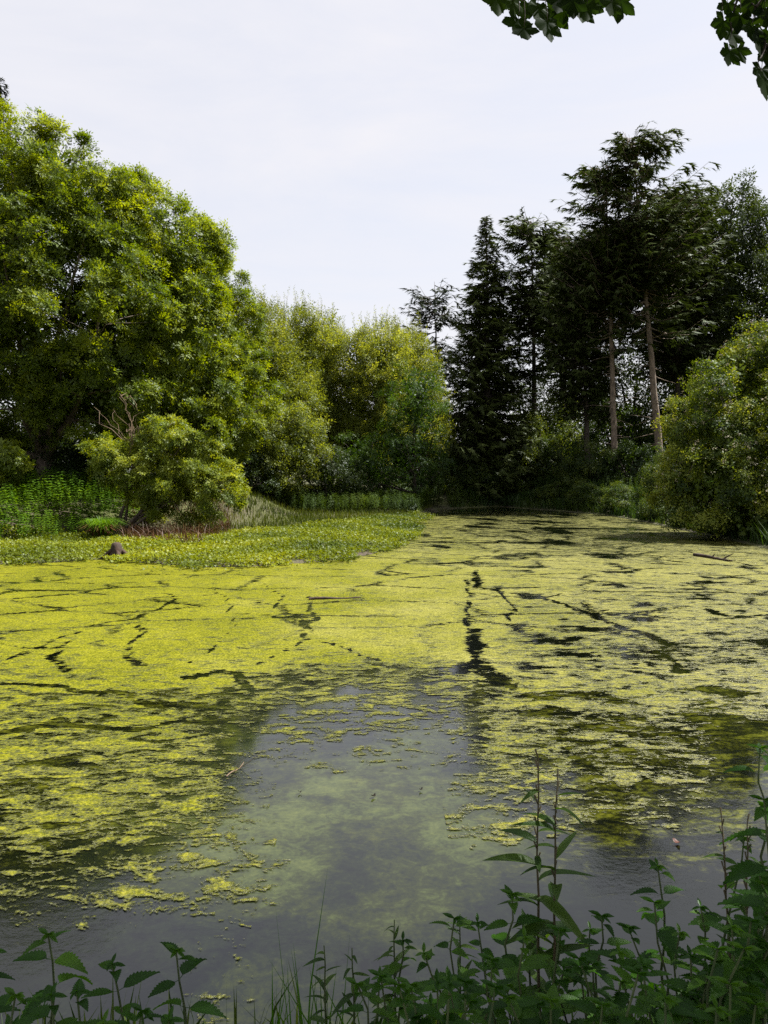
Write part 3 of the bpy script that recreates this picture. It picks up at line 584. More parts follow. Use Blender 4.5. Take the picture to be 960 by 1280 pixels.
# ------------------------------------------------------------------ conifers
def spray(seed, droop=.35, n=9, Lg=.62, w=.17):
    r = np.random.default_rng(seed); V = []
    for i in range(n):                                    # twigs fan out either side of the bough along +Z
        a = (i - (n - 1) / 2) / n * 2.3 + (r.random() - .5) * .2
        d = np.array((math.sin(a), -droop * abs(math.sin(a)) - .15 * r.random(), math.cos(a)))
        V += leaflet(np.array((0, 0, 0.05 * i)), d, Lg * (1 - .35 * abs(a)) * (.8 + .4 * r.random()), w, np.array((0, 1.0, .3 * (r.random() - .5))))
    V = np.array(V); return V, np.arange(len(V)).reshape(-1, 3)
SPR = [spray(s, .45, 11, .66, .12) for s in range(4)]
def conifer(name, label, base_px, d, top_px, top_py, crown_py, width_px, mat, bark, r0, shape='cone', dens=1.0, dead=0, lean=.01, group='conifers on the right bank', gz=None, gap=0.0, seed=1, tint=.45, asym=0):
    r = np.random.default_rng(seed)
    bx = (base_px - 480) / FPX * d; z0 = (ground_z(bx, d) if gz is None else gz) - .05
    O = np.array((bx, d, z0)); top = at(top_px, top_py, d); H = top[2] - z0
    zc = at(top_px, crown_py, d)[2] - z0; Rm = width_px * d / FPX / 2
    t = thing(name, label, 'tree', O, group); top = top - O
    tp = curve((0, 0, 0), top, lean, 12, r=r); tr = r0 * (1 - np.linspace(0, 1, 12) * .93); tr[0] *= 1.25
    T = Tubes(); T.add(tp, tr, 10, rough=.12)
    for i in range(dead * 2):
        h_ = zc * (.08 + .9 * r.random()); a_ = r.random() * 6.283; q_ = np.array([np.interp(h_, tp[:, 2], tp[:, k]) for k in (0, 1)] + [h_]); T.add([q_, q_ + np.array((math.cos(a_), math.sin(a_), -.1)) * (r0 + .12 + .25 * r.random())], [.045, .02], 5)
    link('trunk', T.mesh('conifer_trunk'), bark, t)
    T2 = Tubes(); pos, ax, tn, sp, sc = [], [], [], [], []
    nb = int((H - zc) / .42 * 9 * dens)
    for i in range(nb):
        h = zc + (H - zc) * ((i + r.random()) / nb) ** .95; f = (h - zc) / (H - zc)
        if shape == 'cone': Lr = Rm * (1 - f) ** .95 * (.65 + .65 * r.random()) + .06
        elif shape == 'flat': Lr = Rm * min(1.0, 1.25 * max(.0, (1.02 - f)) ** .42) * (.55 + .45 * f if f < .5 else .8) * (.4 + .85 * r.random()) + .25
        else: Lr = Rm * (math.sin((f * .88 + .10) * 3.0) ** .5) * (.45 + .75 * r.random()) + .3
        if gap and math.sin(h * gap + seed) < -.25 and r.random() < .75: continue
        a = r.random() * 6.283; dirn = np.array((math.cos(a), math.sin(a), 0)); Lr *= 1 + asym * math.cos(a)
        p0 = np.array([np.interp(h, tp[:, 2], tp[:, k]) for k in (0, 1)] + [h])
        rise = (.25 * f + (-.18 if shape == 'cone' else -.02)) * Lr
        tt = np.linspace(0, 1, 4)[:, None]; c = p0 + dirn * Lr * tt + np.array((0, 0, 1.0)) * (rise * tt - .16 * Lr * np.sin(tt * 3.14) + .10 * Lr * tt ** 3)
        T2.add(c, np.linspace(.05 if Lr > 1.5 else .03, .008, 4), 3)
        ns = max(2, int(Lr / .30)); u = (.10 + .90 * (np.arange(ns) + r.random(ns)) / ns)
        for q in u:
            pos.append([np.interp(q, tt[:, 0], c[:, k]) for k in range(3)]); ax.append(dirn * .9 + (r.random(3) - .5) * .7 + np.array((0, 0, -.15)))
            tn.append(tint + .25 * (r.random() - .5) + .12 * (f - .5)); sp.append(r.random() * 6.28)
            sc.append((.75 + .5 * r.random()) * (.35 + .65 * min(1, (Lr + .25) / 1.6)))
    for i in range(dead):                                 # bare snags under the crown
        h = zc * (.25 + .75 * r.random()); a = r.random() * 6.283; Lr = .6 + 1.6 * r.random()
        p0 = np.array([np.interp(h, tp[:, 2], tp[:, k]) for k in (0, 1)] + [h])
        T2.add(curve(p0, p0 + np.array((math.cos(a) * Lr, math.sin(a) * Lr, (r.random() - .6) * .7 * Lr)), .12, 5, r=r), np.linspace(.028, .006, 5), 4)
    link('bough', T2.mesh('conifer_boughs'), bark, t, kind='stuff')
    pos = np.array(pos); ax = np.array(ax); sc = np.array(sc)
    # keep the fan of each spray roughly level
    z = ax / np.linalg.norm(ax, axis=1)[:, None]; V, F, Ti = scatter(SPR, pos, ax, sc, np.array(tn), spin=(r.random(len(pos)) - .5) * 1.3)
    # leader
    link('crown', mesh_np('conifer_crown', V, F, Ti), mat, t, kind='stuff')
    return t
PNB = M['darkbark']
conifer('pine_tree', 'small ragged pine leaning at the left end of the conifers', 560, 68, 543, 352, 480, 66, M['pine'], PNB, .18, 'round', .8, 4, gap=1.6, seed=11, lean=.05)
conifer('spruce_tree', 'pointed cone-shaped spruce, the left of the tall conifers', 612, 62, 608, 270, 600, 142, M['spruce'], PNB, .28, 'cone', 2.0, 0, seed=12, tint=.6)
conifer('spruce_tree', 'round-topped spruce between the pointed one and the tall pair', 668, 63, 664, 276, 470, 96, M['spruce'], PNB, .27, 'round', 1.5, 10, seed=13, gap=1.0)
conifer('spruce_tree', 'dark spruce behind the gap of bare trunks', 700, 70, 712, 295, 450, 90, M['spruce'], PNB, .24, 'round', 1.4, 10, seed=14)
conifer('spruce_tree', 'slim half-hidden spruce with a dark leaning trunk behind the round-topped one', 712, 66, 690, 340, 470, 60, M['spruce'], PNB, .2, 'round', .7, 8, seed=22)
conifer('spruce_tree', 'tall spruce with straight pale trunk, left of the tallest pair', 769, 54, 757, 205, 440, 150, M['spruce'], M['sprucebark'], .24, 'flat', 2.0, 14, seed=15, gap=.8)
conifer('spruce_tree', 'tallest spruce with a leaning sunlit bare trunk', 827, 53, 790, 172, 415, 165, M['spruce'], M['sprucebark'], .28, 'flat', 2.3, 16, seed=16, gap=.7, lean=.012, asym=.28)
conifer('spruce_tree', 'dark spruce behind the tallest, right shoulder of the conifer group', 845, 60, 848, 240, 470, 105, M['spruce'], PNB, .28, 'round', 1.8, 8, seed=17)
conifer('spruce_tree', 'bushy spruce low on the left side of the tall pair', 735, 57, 728, 300, 520, 90, M['spruce'], PNB, .22, 'round', 1.6, 8, seed=18)
conifer('spruce_tree', 'dark conifer tip rising behind the tallest ash tree at the left edge', -8, 50, -2, 98, 300, 90, M['pine'], PNB, .3, 'cone', .9, 0, seed=19, group='conifers on the left bank')

# broadleaf trees behind the conifers, right edge
tree('maple_tree', 'dark open-crowned maple tree against the sky between the spruces and the right edge', 'tree', 905, 62,
     [ell(915, 310, 62, 34, 80, 3), ell(960, 340, 62, 34, 50, 3), ell(945, 370, 62, 48, 80, 3), ell(880, 360, 62, 40, 90, 3), ell(885, 440, 62, 70, 80, 3), ell(950, 450, 62, 60, 70, 3)], 560, .85, 13, SMALL, 1.7, M['darkleaf'], PNB, .28, main=9, trunk_top=.7, inner=.3, up=.3, fill=1.0, hollow=-.45)
tree('maple_tree', 'dark rounded maple tree cut by the right edge above the hawthorn', 'tree', 985, 58,
     [ell(985, 420, 58, 60, 88, 3), ell(1010, 480, 58, 90, 100, 3)], 200, .75, 18, BIGLEAF, .95, M['darkleaf'], PNB, .28, main=7, inner=.3)

tree('maple_tree', 'dark leafy tree in shade behind the two pale trunks', 'tree', 790, 70,
     [ell(800, 470, 70, 55, 70, 3), ell(760, 500, 70, 50, 50, 3), ell(850, 480, 70, 50, 70, 3)], 150, .85, 14, BIGLEAF, 1.15, M['darkleaf'], PNB, .25, main=7, inner=.3, fill=3, zmin=2, hollow=-.5)
tree('maple_tree', 'dark leafy tree filling the gap behind the thin bare trunks', 'tree', 690, 74,
     [ell(700, 510, 74, 55, 50, 3), ell(655, 520, 74, 40, 50, 3)], 70, .85, 13, BIGLEAF, 1.15, M['darkleaf'], PNB, .22, main=5, inner=.3, fill=2, zmin=2)
# ------------------------------------------------------------------ hawthorn at the right edge
th, P, N, O = tree('hawthorn_bush', 'big rounded hawthorn bush with cream blossom overhanging the water at the right edge', 'bush', 965, 31,
     [ell(1000, 505, 31, 95, 90, 3.2), ell(935, 520, 31, 62, 66, 2.4), ell(890, 575, 30.5, 58, 52, 2.2), ell(882, 530, 31, 40, 50, 2.0), ell(905, 480, 31.5, 36, 44, 1.8), ell(1000, 440, 32, 60, 50, 2.2), ell(1010, 590, 30, 120, 80, 3), ell(860, 610, 30.5, 38, 34, 1.6), ell(930, 610, 29.5, 95, 48, 2.2), ell(960, 450, 32, 46, 40, 2.0), ell(885, 650, 29.5, 48, 22, 1.4), ell(960, 655, 28.5, 80, 28, 1.6)],
     520, .42, 22, SMALL, .8, M['hawthorn'], M['bark'], .2, main=12, tm=(.5, .5), zmin=.1, inner=.7)
ci = rng.integers(0, len(P), 1300); sel = ci[(N[ci][:, 2] > -.1)]
pos = P[sel] + (rng.normal(size=(len(sel), 3)) * .22) + N[sel] * .34
V, F, Ti = scatter([tuft_leafy(s + 60, 9, .085, .045, .04) for s in range(3)], pos, N[sel] + np.array((0, 0, .6)), .8 + .5 * rng.random(len(sel)), rng.random(len(sel)))
link('blossom', mesh_np('blossom', V - O, F, Ti), M['blossom'], th, kind='stuff')

# ------------------------------------------------------------------ leaning shrub on the left peninsula with bare twisted boughs
def shrub_left():
    d = 30; bx, bd = at(150, 640, 30)[0], 30.0; z0 = ground_z(bx, bd); O = np.array((bx, bd, z0 - .05))
    t = thing('elder_shrub', 'sunlit leaning elder shrub with bare twisted boughs at its crown', 'shrub', O, None)
    E = [ell(230, 590, d, 52, 42, 1.3), ell(190, 600, d, 50, 48, 1.3), ell(262, 608, d, 36, 26, 1.0), ell(205, 560, d, 42, 28, 1.0), ell(150, 585, d, 38, 28, 1.0), ell(240, 632, d, 42, 20, .9), ell(272, 622, d, 28, 14, .7)]
    E += [ell(285, 600, d, 22, 14, .6), ell(205, 535, d, 26, 16, .7), ell(125, 570, d, 24, 16, .8), ell(250, 560, d, 24, 16, .7)]
    P, N = clump_points(E, 200, .25, .25); P = P + rng.normal(size=P.shape) * .16; T = Tubes()
    tips = [at(225, 560, 30), at(190, 545, 30), at(262, 600, 29.6), at(215, 625, 29.4), at(150, 575, 30.4), at(240, 585, 30.5)]
    anchors = []
    for i, q in enumerate(tips):
        c = curve(O + np.array((rng.random() * .3 - .15, rng.random() * .3 - .15, 0)), q, .14, 8, up=.1); r_ = np.linspace(.07, .022, 8)
        T.add(c, r_, 6); anchors += list(c[2:])
    A = np.array(anchors)
    for p in P:
        j = int(np.argmin(np.linalg.norm(A - p, axis=1))); T.add(curve(A[j], p, .15, 4), np.linspace(.02, .007, 4), 4)
    me = T.mesh('shrub_stems'); me.transform(Matrix.Translation(-Vector(O))); link('trunk', me, M['bark'], t)
    B = Tubes()
    for a, b, u in [((168, 560), (150, 492), .25), ((170, 560), (140, 510), -.2), ((165, 565), (158, 515), .3), ((160, 560), (182, 530), .5), ((172, 556), (120, 512), .1),
                    ((176, 560), (168, 520), -.5), ((150, 498), (168, 512), .8), ((158, 540), (178, 545), .9), ((165, 590), (160, 530), .1), ((172, 600), (170, 545), -.15)]:
        for rep_ in range(2):
            b2 = at(b[0] + rng.normal() * 6 * rep_, b[1] + rng.normal() * 6 * rep_, 29.7 + rng.normal() * .3); c = curve(at(*a, 29.7), b2, .3, 10, up=u * .9)
            c[1:] += rng.normal(size=(9, 3)) * .055; B.add(c, np.linspace(.015, .005, 10), 5)
    me = B.mesh('bare_boughs'); me.transform(Matrix.Translation(-Vector(O))); link('bare_bough', me, M['twig'], t)
    V, F, Ti = foliage(P, N, .36, 16, [tuft_ash(s + 80, 5, 2, .16, .10, .05) for s in range(4)], 1.0, flat=.7, up=.45, tintmix=(.55, .4))
    link('crown', mesh_np('shrub_crown', V - O, F, Ti), M['shrub'], t, kind='stuff')
shrub_left()
tree('elder_shrub', 'small elder shrub at the left edge, pale leaves against dark shade', 'shrub', -15, 31,
     [ell(5, 575, 31, 30, 24, .8), ell(-30, 590, 31, 40, 40, 1)], 30, .32, 16, [tuft_ash(s + 90, 5, 2, .16, .10, .05) for s in range(4)], 1.0, M['shrub'], M['bark'], .07, group='', main=4, zmin=.2)

# ------------------------------------------------------------------ undergrowth bushes along the right bank and below the trees
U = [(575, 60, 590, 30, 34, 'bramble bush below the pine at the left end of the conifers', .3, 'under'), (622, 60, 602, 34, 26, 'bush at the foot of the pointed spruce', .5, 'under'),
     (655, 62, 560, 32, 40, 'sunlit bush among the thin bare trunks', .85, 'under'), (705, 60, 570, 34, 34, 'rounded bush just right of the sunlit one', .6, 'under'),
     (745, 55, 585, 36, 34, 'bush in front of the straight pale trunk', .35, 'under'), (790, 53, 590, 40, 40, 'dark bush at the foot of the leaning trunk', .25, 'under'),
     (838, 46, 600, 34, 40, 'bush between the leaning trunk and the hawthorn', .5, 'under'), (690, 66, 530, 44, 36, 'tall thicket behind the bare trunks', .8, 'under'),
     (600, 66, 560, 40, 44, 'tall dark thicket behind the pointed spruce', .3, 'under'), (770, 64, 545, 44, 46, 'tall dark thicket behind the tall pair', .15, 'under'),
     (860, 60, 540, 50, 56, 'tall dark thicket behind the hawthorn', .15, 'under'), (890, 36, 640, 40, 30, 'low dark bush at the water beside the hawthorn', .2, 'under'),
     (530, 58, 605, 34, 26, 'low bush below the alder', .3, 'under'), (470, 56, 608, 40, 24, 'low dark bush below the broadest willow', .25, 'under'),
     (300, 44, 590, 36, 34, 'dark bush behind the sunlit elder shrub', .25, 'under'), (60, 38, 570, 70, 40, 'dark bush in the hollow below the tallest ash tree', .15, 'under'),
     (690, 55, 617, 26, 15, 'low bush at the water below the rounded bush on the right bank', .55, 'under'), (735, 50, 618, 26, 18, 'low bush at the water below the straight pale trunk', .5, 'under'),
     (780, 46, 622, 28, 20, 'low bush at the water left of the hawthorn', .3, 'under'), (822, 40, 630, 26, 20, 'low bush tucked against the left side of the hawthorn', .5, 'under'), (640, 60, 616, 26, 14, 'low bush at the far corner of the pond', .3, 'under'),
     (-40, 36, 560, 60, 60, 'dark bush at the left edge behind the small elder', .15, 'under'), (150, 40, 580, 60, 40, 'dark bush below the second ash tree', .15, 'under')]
BP = []
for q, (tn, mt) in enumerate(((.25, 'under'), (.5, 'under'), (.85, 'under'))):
    E = [(np.array((0, 0, 1.3)), np.array((1.7, 1.5, 1.5))), (np.array((.9, .2, .8)), np.array((1.5, 1.4, .9))), (np.array((-1.0, -.1, .7)), np.array((1.4, 1.4, .9)))]
    P, N = clump_points(E, 62, .45, .1); T = Tubes()
    for p in P[:26]: T.add(curve((rng.normal() * .12, rng.normal() * .12, -.1), p, .15, 5), np.linspace(.045, .008, 5), 4)
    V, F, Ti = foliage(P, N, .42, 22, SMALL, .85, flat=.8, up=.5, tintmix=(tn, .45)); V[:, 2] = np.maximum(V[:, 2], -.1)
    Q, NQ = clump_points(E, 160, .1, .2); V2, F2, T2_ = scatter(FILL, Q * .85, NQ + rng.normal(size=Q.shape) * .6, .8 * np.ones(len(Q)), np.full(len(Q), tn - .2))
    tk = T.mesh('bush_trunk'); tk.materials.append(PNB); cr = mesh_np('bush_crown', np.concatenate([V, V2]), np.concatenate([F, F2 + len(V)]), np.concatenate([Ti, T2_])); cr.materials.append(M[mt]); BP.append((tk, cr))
for px, d, py, rx, ry, lab, tn, mt in U:
    bx = (px - 480) / FPX * d; z0 = ground_z(bx, d); t_ = thing('bush', lab, 'bush', (bx, d, z0), 'bushes under the trees')
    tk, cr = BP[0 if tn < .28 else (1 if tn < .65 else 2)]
    top_z = at(px, py - ry, d)[2] - z0; hs_ = max(.35, top_z / 2.9); ws = rx * d / FPX / 2.1 * 1.15
    for nm, me, kd in (('trunk', tk, None), ('crown', cr, 'stuff')):
        o = link(nm, me, None, t_, kd); o.scale = (ws, ws, hs_); o.rotation_euler[2] = rng.random() * 6.28
# a wood beyond the trees that closes the view below the crowns
def far_wood():
    pos = []
    V, F, Ti = None, None, None
    n = 620; x = rng.uniform(-50, 62, n); y = 82 + rng.normal(size=n) * 3 + np.abs(x) * .05; 
    y = np.where(x < -8, y - 18 + x * .1, y)
    hm = 6.3 + 1.6 * np.sin(x * .31) + .9 * np.sin(x * .83 + 1) ; z = 1 + rng.random(n) ** .8 * hm
    P = np.stack([x, y, z], 1); N = np.tile(np.array((0, -.6, .4)), (n, 1))
    return foliage(P, N, 1.3, 16, BIGLEAF, 2.0, flat=.8, up=.4, tintmix=(.4, .4))
V, F, Ti = far_wood()
link('distant_wood', mesh_np('distant_wood', V, F, Ti), M['darkleaf'], kind='stuff', label='dark wood closing the view beyond the conifers and willows', cat='wood')

# ------------------------------------------------------------------ ground cover
def blades(n_list, pos, h, wd, lean=.5, tint=None):
    n = len(pos); a = rng.random(n) * 6.283; hh = h * (.55 + .9 * rng.random(n)); ln = lean * hh * rng.random(n); b = rng.random(n) * 6.283
    s = np.stack([np.cos(a), np.sin(a), np.zeros(n)], 1) * wd[:, None] * .5
    tip = pos + np.stack([np.cos(b) * ln, np.sin(b) * ln, hh], 1); mid = pos + np.stack([np.cos(b) * ln * .3, np.sin(b) * ln * .3, hh * .55], 1)
    V = np.stack([pos - s, pos + s, mid + s * .8, mid - s * .8, tip], 1).reshape(-1, 3)
    i = np.arange(n)[:, None] * 5
    F = np.concatenate([i + np.array([[0, 1, 2]]), i + np.array([[0, 2, 3]]), i + np.array([[3, 2, 4]])], 1).reshape(-1, 3)
    return V, F, np.repeat(np.clip(tint if tint is not None else rng.random(n), 0, 1), 3)
def region(poly_px, n, lo=-.02, near=None):
    """random spots on the ground inside an outline, given on the water level"""
    P = np.array([onwater(*p) for p in poly_px]); out = []
    while sum(len(o) for o in out) < n:
        x = rng.uniform(P[:, 0].min(), P[:, 0].max(), 20000); y = rng.uniform(P[:, 1].min(), P[:, 1].max(), 20000)
        ins = np.zeros(len(x), bool)
        for i in range(len(P)):
            ax, ay = P[i]; bx, by = P[(i + 1) % len(P)]; c = (ay > y) != (by > y)
            ins ^= c & (x < (bx - ax) * (y - ay) / ((by - ay) if by != ay else 1e-9) + ax)
        k = ins & (sdist(x, y) > lo); out.append(np.stack([x[k], y[k]], 1))
    p = np.concatenate(out)[:n]; return np.stack([p[:, 0], p[:, 1], height(p[:, 0], p[:, 1])], 1)
# cress and brooklime mat on the flat marsh
marsh_px = [(-60, 707), (165, 702), (300, 711), (430, 700), (520, 678), (540, 650), (548, 644), (470, 650), (380, 662), (330, 668), (240, 672), (140, 676), (60, 676), (-60, 680)]
p = region([(a_, b_ + (12 if b_ > 696 else 0)) for a_, b_ in marsh_px], 36000, -1.6); sd_ = sdist(p[:, 0], p[:, 1]) + .35 + .55 * lump(p[:, 0], p[:, 1], 2.1) + .35 * lump(p[:, 0] + 9, p[:, 1], 6.0); p = p[(sd_ > 0) | (rng.random(len(p)) < .03)]; p[:, 2] = np.maximum(p[:, 2], .01) + rng.random(len(p)) * .14 * (1 + .5 * lump(p[:, 0], p[:, 1], 1.4))
tn = .5 + .3 * lump(p[:, 0], p[:, 1], .9) - .25 * sstep(-4, 0, p[:, 0])
CR = [tuft_leafy(s + 70, 4, .05, .06, .055, .5) for s in range(4)]
V, F, Ti = scatter(CR, p, rng.normal(size=p.shape) * .35 + np.array((0, 0, 1.0)), .8 + .7 * rng.random(len(p)), tn)
link('brooklime', mesh_np('brooklime', V, F, Ti), M['cress'], kind='stuff', label='low mat of small rounded green leaves edging the marshy spit', cat='ground cover')
# reedy grass behind it
reed_px = [(235, 668), (330, 668), (400, 662), (480, 652), (548, 642), (530, 634), (480, 629), (300, 624), (270, 628)]
p = region(reed_px, 26000); V, F, Ti = blades(None, p, .26 * np.ones(len(p)), .022 + .014 * rng.random(len(p)), .5, np.minimum(.72, .35 + .35 * lump(p[:, 0], p[:, 1], .8) + .3 * (rng.random(len(p)) - .5)))
link('marsh_grass', mesh_np('marsh_grass', V, F, Ti), M['grass'], kind='stuff', label='olive grass standing on the marshy flat in front of the willows', cat='grass')
# tall green herbs on the left bank
def herb(seed, H=.95, n=9):
    r = np.random.default_rng(seed); V = []
    for i in range(n):
        z = H * (.2 + .8 * (i + .5) / n); a = r.random() * 3.14
        for q in (0, math.pi):
            d = np.array((math.cos(a + q), math.sin(a + q), .1 - .3 * r.random())); V += leaflet(np.array((0, 0, z)), d, .19 * (1.15 - z / H * .6), .09, np.array((0, 0, 1.0)))
    V = np.array(V); return V, np.arange(len(V)).reshape(-1, 3)
HERB = [herb(s) for s in range(5)]
bank_px = [(-80, 686), (60, 682), (110, 676), (190, 670), (250, 655), (200, 648), (120, 646), (-80, 646)]
p = region(bank_px, 6000, .1); V, F, Ti = scatter(HERB, p, rng.normal(size=p.shape) * .12 + np.array((0, 0, 1.0)), (.45 + .75 * rng.random(len(p))) * (1 + .3 * lump(p[:, 0], p[:, 1], .9)), .5 + .38 * lump(p[:, 0], p[:, 1], 1.1) + .2 * (rng.random(len(p)) - .5))
link('tall_herbs', mesh_np('tall_herbs', V, F, Ti), M['herb'], kind='stuff', label='bright green bed of tall herbs on the left bank below the ash trees', cat='herbs')
# grass on the right bank and mound
rb_px = [(565, 634), (620, 632), (690, 637), (760, 643), (820, 654), (900, 672), (900, 655), (800, 630), (720, 622), (600, 620)]
def scatter_xy(n, x0, x1, y0, y1, lo=.05, hi=9):
    out = []
    while sum(len(o) for o in out) < n:
        x = rng.uniform(x0, x1, 20000); y = rng.uniform(y0, y1, 20000); s = sdist(x, y); k = (s > lo) & (s < hi); out.append(np.stack([x[k], y[k]], 1))
    q = np.concatenate(out)[:n]; return np.stack([q[:, 0], q[:, 1], height(q[:, 0], q[:, 1])], 1)
p = scatter_xy(26000, 4.5, 22, 24, 66, .03, 7)
V, F, Ti = blades(None, p, (.45 + .25 * lump(p[:, 0], p[:, 1], .9)), .03 + .03 * rng.random(len(p)), .9, .5 + .35 * lump(p[:, 0], p[:, 1], .6) + .2 * (rng.random(len(p)) - .5))
link('bank_grass', mesh_np('bank_grass', V, F, Ti), M['shadegrass'], kind='stuff', label='rank green grass on the shaded right bank and its mound', cat='grass')
p = scatter_xy(1500, 4.5, 22, 26, 64, .1, 5)
V, F, Ti = scatter(HERB, p, rng.normal(size=p.shape) * .2 + np.array((0, 0, 1.0)), .6 + .6 * rng.random(len(p)), .4 + .3 * lump(p[:, 0], p[:, 1], .7))
link('bank_herbs', mesh_np('bank_herbs', V, F, Ti), M['under'], kind='stuff', label='leafy herbs between the grass of the right bank', cat='herbs')
p = scatter_xy(3000, -22, 4, 44, 56, .1, 9); V, F, Ti = scatter(HERB, p, rng.normal(size=p.shape) * .2 + np.array((0, 0, 1.0)), .6 + .6 * rng.random(len(p)), .35 + .3 * lump(p[:, 0], p[:, 1], .7))
link('wood_floor_herbs', mesh_np('wood_floor_herbs', V, F, Ti), M['under'], kind='stuff', label='dark herbs on the wood floor under the ash trees and willows', cat='herbs')

# sedge tussock, stump, dead stems
def tussock(px, py, d, label, n=900, h=.95, rad=.28, mats=('herb', 'straw')):
    c = at(px, py, d); z = ground_z(c[0], d); O = np.array((c[0], d, z)); t = thing('sedge_tussock', label, 'sedge', O)
    for k, (mn, share) in enumerate(zip(mats, (.6, .4))):
        m = int(n * share); a = rng.random(m) * 6.283; r_ = rad * rng.random(m) ** .5; e = .25 + rng.random(m) * .75
        b = np.stack([np.cos(a) * r_, np.sin(a) * r_, np.zeros(m)], 1); out = np.stack([np.cos(a), np.sin(a), np.zeros(m)], 1)
        hh = h * (.6 + .5 * rng.random(m)) * (1 if k == 0 else .75); s = np.stack([-np.sin(a), np.cos(a), np.zeros(m)], 1) * .012
        mid = b + out * (hh * e * .45)[:, None] + np.array((0, 0, 1.0)) * (hh * .75)[:, None]; tip = b + out * (hh * e)[:, None] + np.array((0, 0, 1.0)) * (hh * (1.0 - .5 * e))[:, None]
        V = np.stack([b - s, b + s, mid + s, mid - s, tip], 1).reshape(-1, 3); i = np.arange(m)[:, None] * 5
        F = np.concatenate([i + np.array([[0, 1, 2]]), i + np.array([[0, 2, 3]]), i + np.array([[3, 2, 4]])], 1).reshape(-1, 3)
        link(('green_blades', 'dry_blades')[k], mesh_np('tussock_blades', V, F, np.repeat(.25 + .5 * rng.random(m), 3)), M[mn], t, kind='stuff')
tussock(126, 668, 27.5, 'dark-based sedge tussock with brown dry blades on the left bank')
def dead_stems():
    p = region([(150, 684), (240, 690), (290, 672), (285, 655), (230, 652), (160, 664)], 2600)
    p[:, 2] += rng.random(len(p)) * .12
    return blades(None, p, .42 * np.ones(len(p)), .014 + .01 * rng.random(len(p)), 2.0, rng.random(len(p)) * .6)
V, F, Ti = dead_stems()
link('dead_stems', mesh_np('dead_stems', V, F, Ti), M['straw'], kind='stuff', label='tangle of rusty brown dead stems under the leaning elder shrub', cat='dead stems')

def stump():
    c = np.array((*onwater(146, 699), 0.0)); c[2] = 0.0; t = thing('tree_stump', 'small dark rotten stump at the water edge of the spit', 'stump', c)
    T = Tubes(); hs = [-.15, 0, .12, .26, .38, .46, .49]; rs = [.34, .29, .22, .17, .14, .11, .03]
    T.add([(.03 * math.sin(h * 9), .02 * math.cos(h * 11), h) for h in hs], rs, 12, rough=.4); link('stump_body', T.mesh('stump_body'), M['deadwood'], t)
    for i, (a, Lr) in enumerate([(-.3, .55), (-1.1, .42), (3.5, .45), (.6, .4)]):
        T = Tubes(); T.add([(math.cos(a) * .08, math.sin(a) * .08, .30), (math.cos(a) * Lr * .55, math.sin(a) * Lr * .55, .17), (math.cos(a) * Lr, math.sin(a) * Lr, .0), (math.cos(a) * Lr * 1.15, math.sin(a) * Lr * 1.15, -.06)], [.075, .06, .045, .02], 7, rough=.3)
        link('root', T.mesh('stump_root'), M['deadwood'], t)
stump()
def stick(a, b, label, r0=.03, mat='deadwood', z=.015, cat='stick', forks=2):
    pa = np.array((*onwater(*a), z)); pb = np.array((*onwater(*b), z)); O = (pa + pb) / 2; T = Tubes()
    c = curve(pa - O, pb - O, .07, 8); c[:, 2] = z * .3 + .01 * np.sin(np.arange(8)); T.add(c, np.linspace(r0, r0 * .35, 8), 6, rough=.3)
    for i in range(forks):
        q = c[3 + i * 2]; T.add(curve(q, q + np.array(((rng.random() - .2) * .35, (rng.random() - .5) * .5, .10 + rng.random() * .12)), .15, 4), np.linspace(r0 * .5, r0 * .15, 4), 5)
    o = link('fallen_stick', T.mesh('fallen_stick'), M[mat]); o.location = O; tag(o, label, cat)
stick((386, 750), (450, 748), 'long dark stick floating in the duckweed below the marshy spit', .035, forks=0)
stick((738, 641), (800, 644), 'pale bare fallen branch lying along the foot of the right bank', .06, 'twig', .10, 'branch', 3)
stick((868, 695), (915, 703), 'dark half-sunk branch in the duckweed below the hawthorn', .06, 'deadwood', .03, 'branch')
stick((283, 972), (305, 955), 'thin pale stem floating at the edge of the broken duckweed, left of centre', .006, 'twig', .008)
def floating_leaf(px, py, label, col, size=.05, name='floating_leaf'):
    x, y = onwater(px, py); V = []; n = 12
    for i in range(n):
        a = i / n * 6.283; r_ = size * (1 + .2 * math.sin(3 * a)); V.append((math.cos(a) * r_, math.sin(a) * r_ * .6, .008 + .018 * math.cos(a) ** 2))
    V.append((0, 0, .006)); F = np.array([(i, (i + 1) % n, n) for i in range(n)])
    o = link(name, mesh_np(name, np.array(V), F, np.full(n, .5), smooth=True), col); o.location = (x, y, .004); o.rotation_euler[2] = random.random() * 6
    tag(o, label, 'leaf')
m_red = leaf_mat('dead_leaf', (.05, .02, .012), (.07, .028, .018), (.1, .045, .025), (1, 1, 1), .2)
m_blk = leaf_mat('wet_dead_leaf', (.01, .01, .008), (.016, .013, .01), (.02, .02, .015), (1, 1, 1), .1)
floating_leaf(846, 1055, 'reddish dead leaf afloat in the clear water right of the dark tree reflection', m_red, .03)
floating_leaf(467, 997, 'small black leaf afloat in the open water near the middle', m_blk, .022)
floating_leaf(526, 989, 'black speck of leaf afloat right of the middle one', m_blk, .016)
floating_leaf(375, 992, 'black speck of leaf afloat left of the middle one', m_blk, .016)

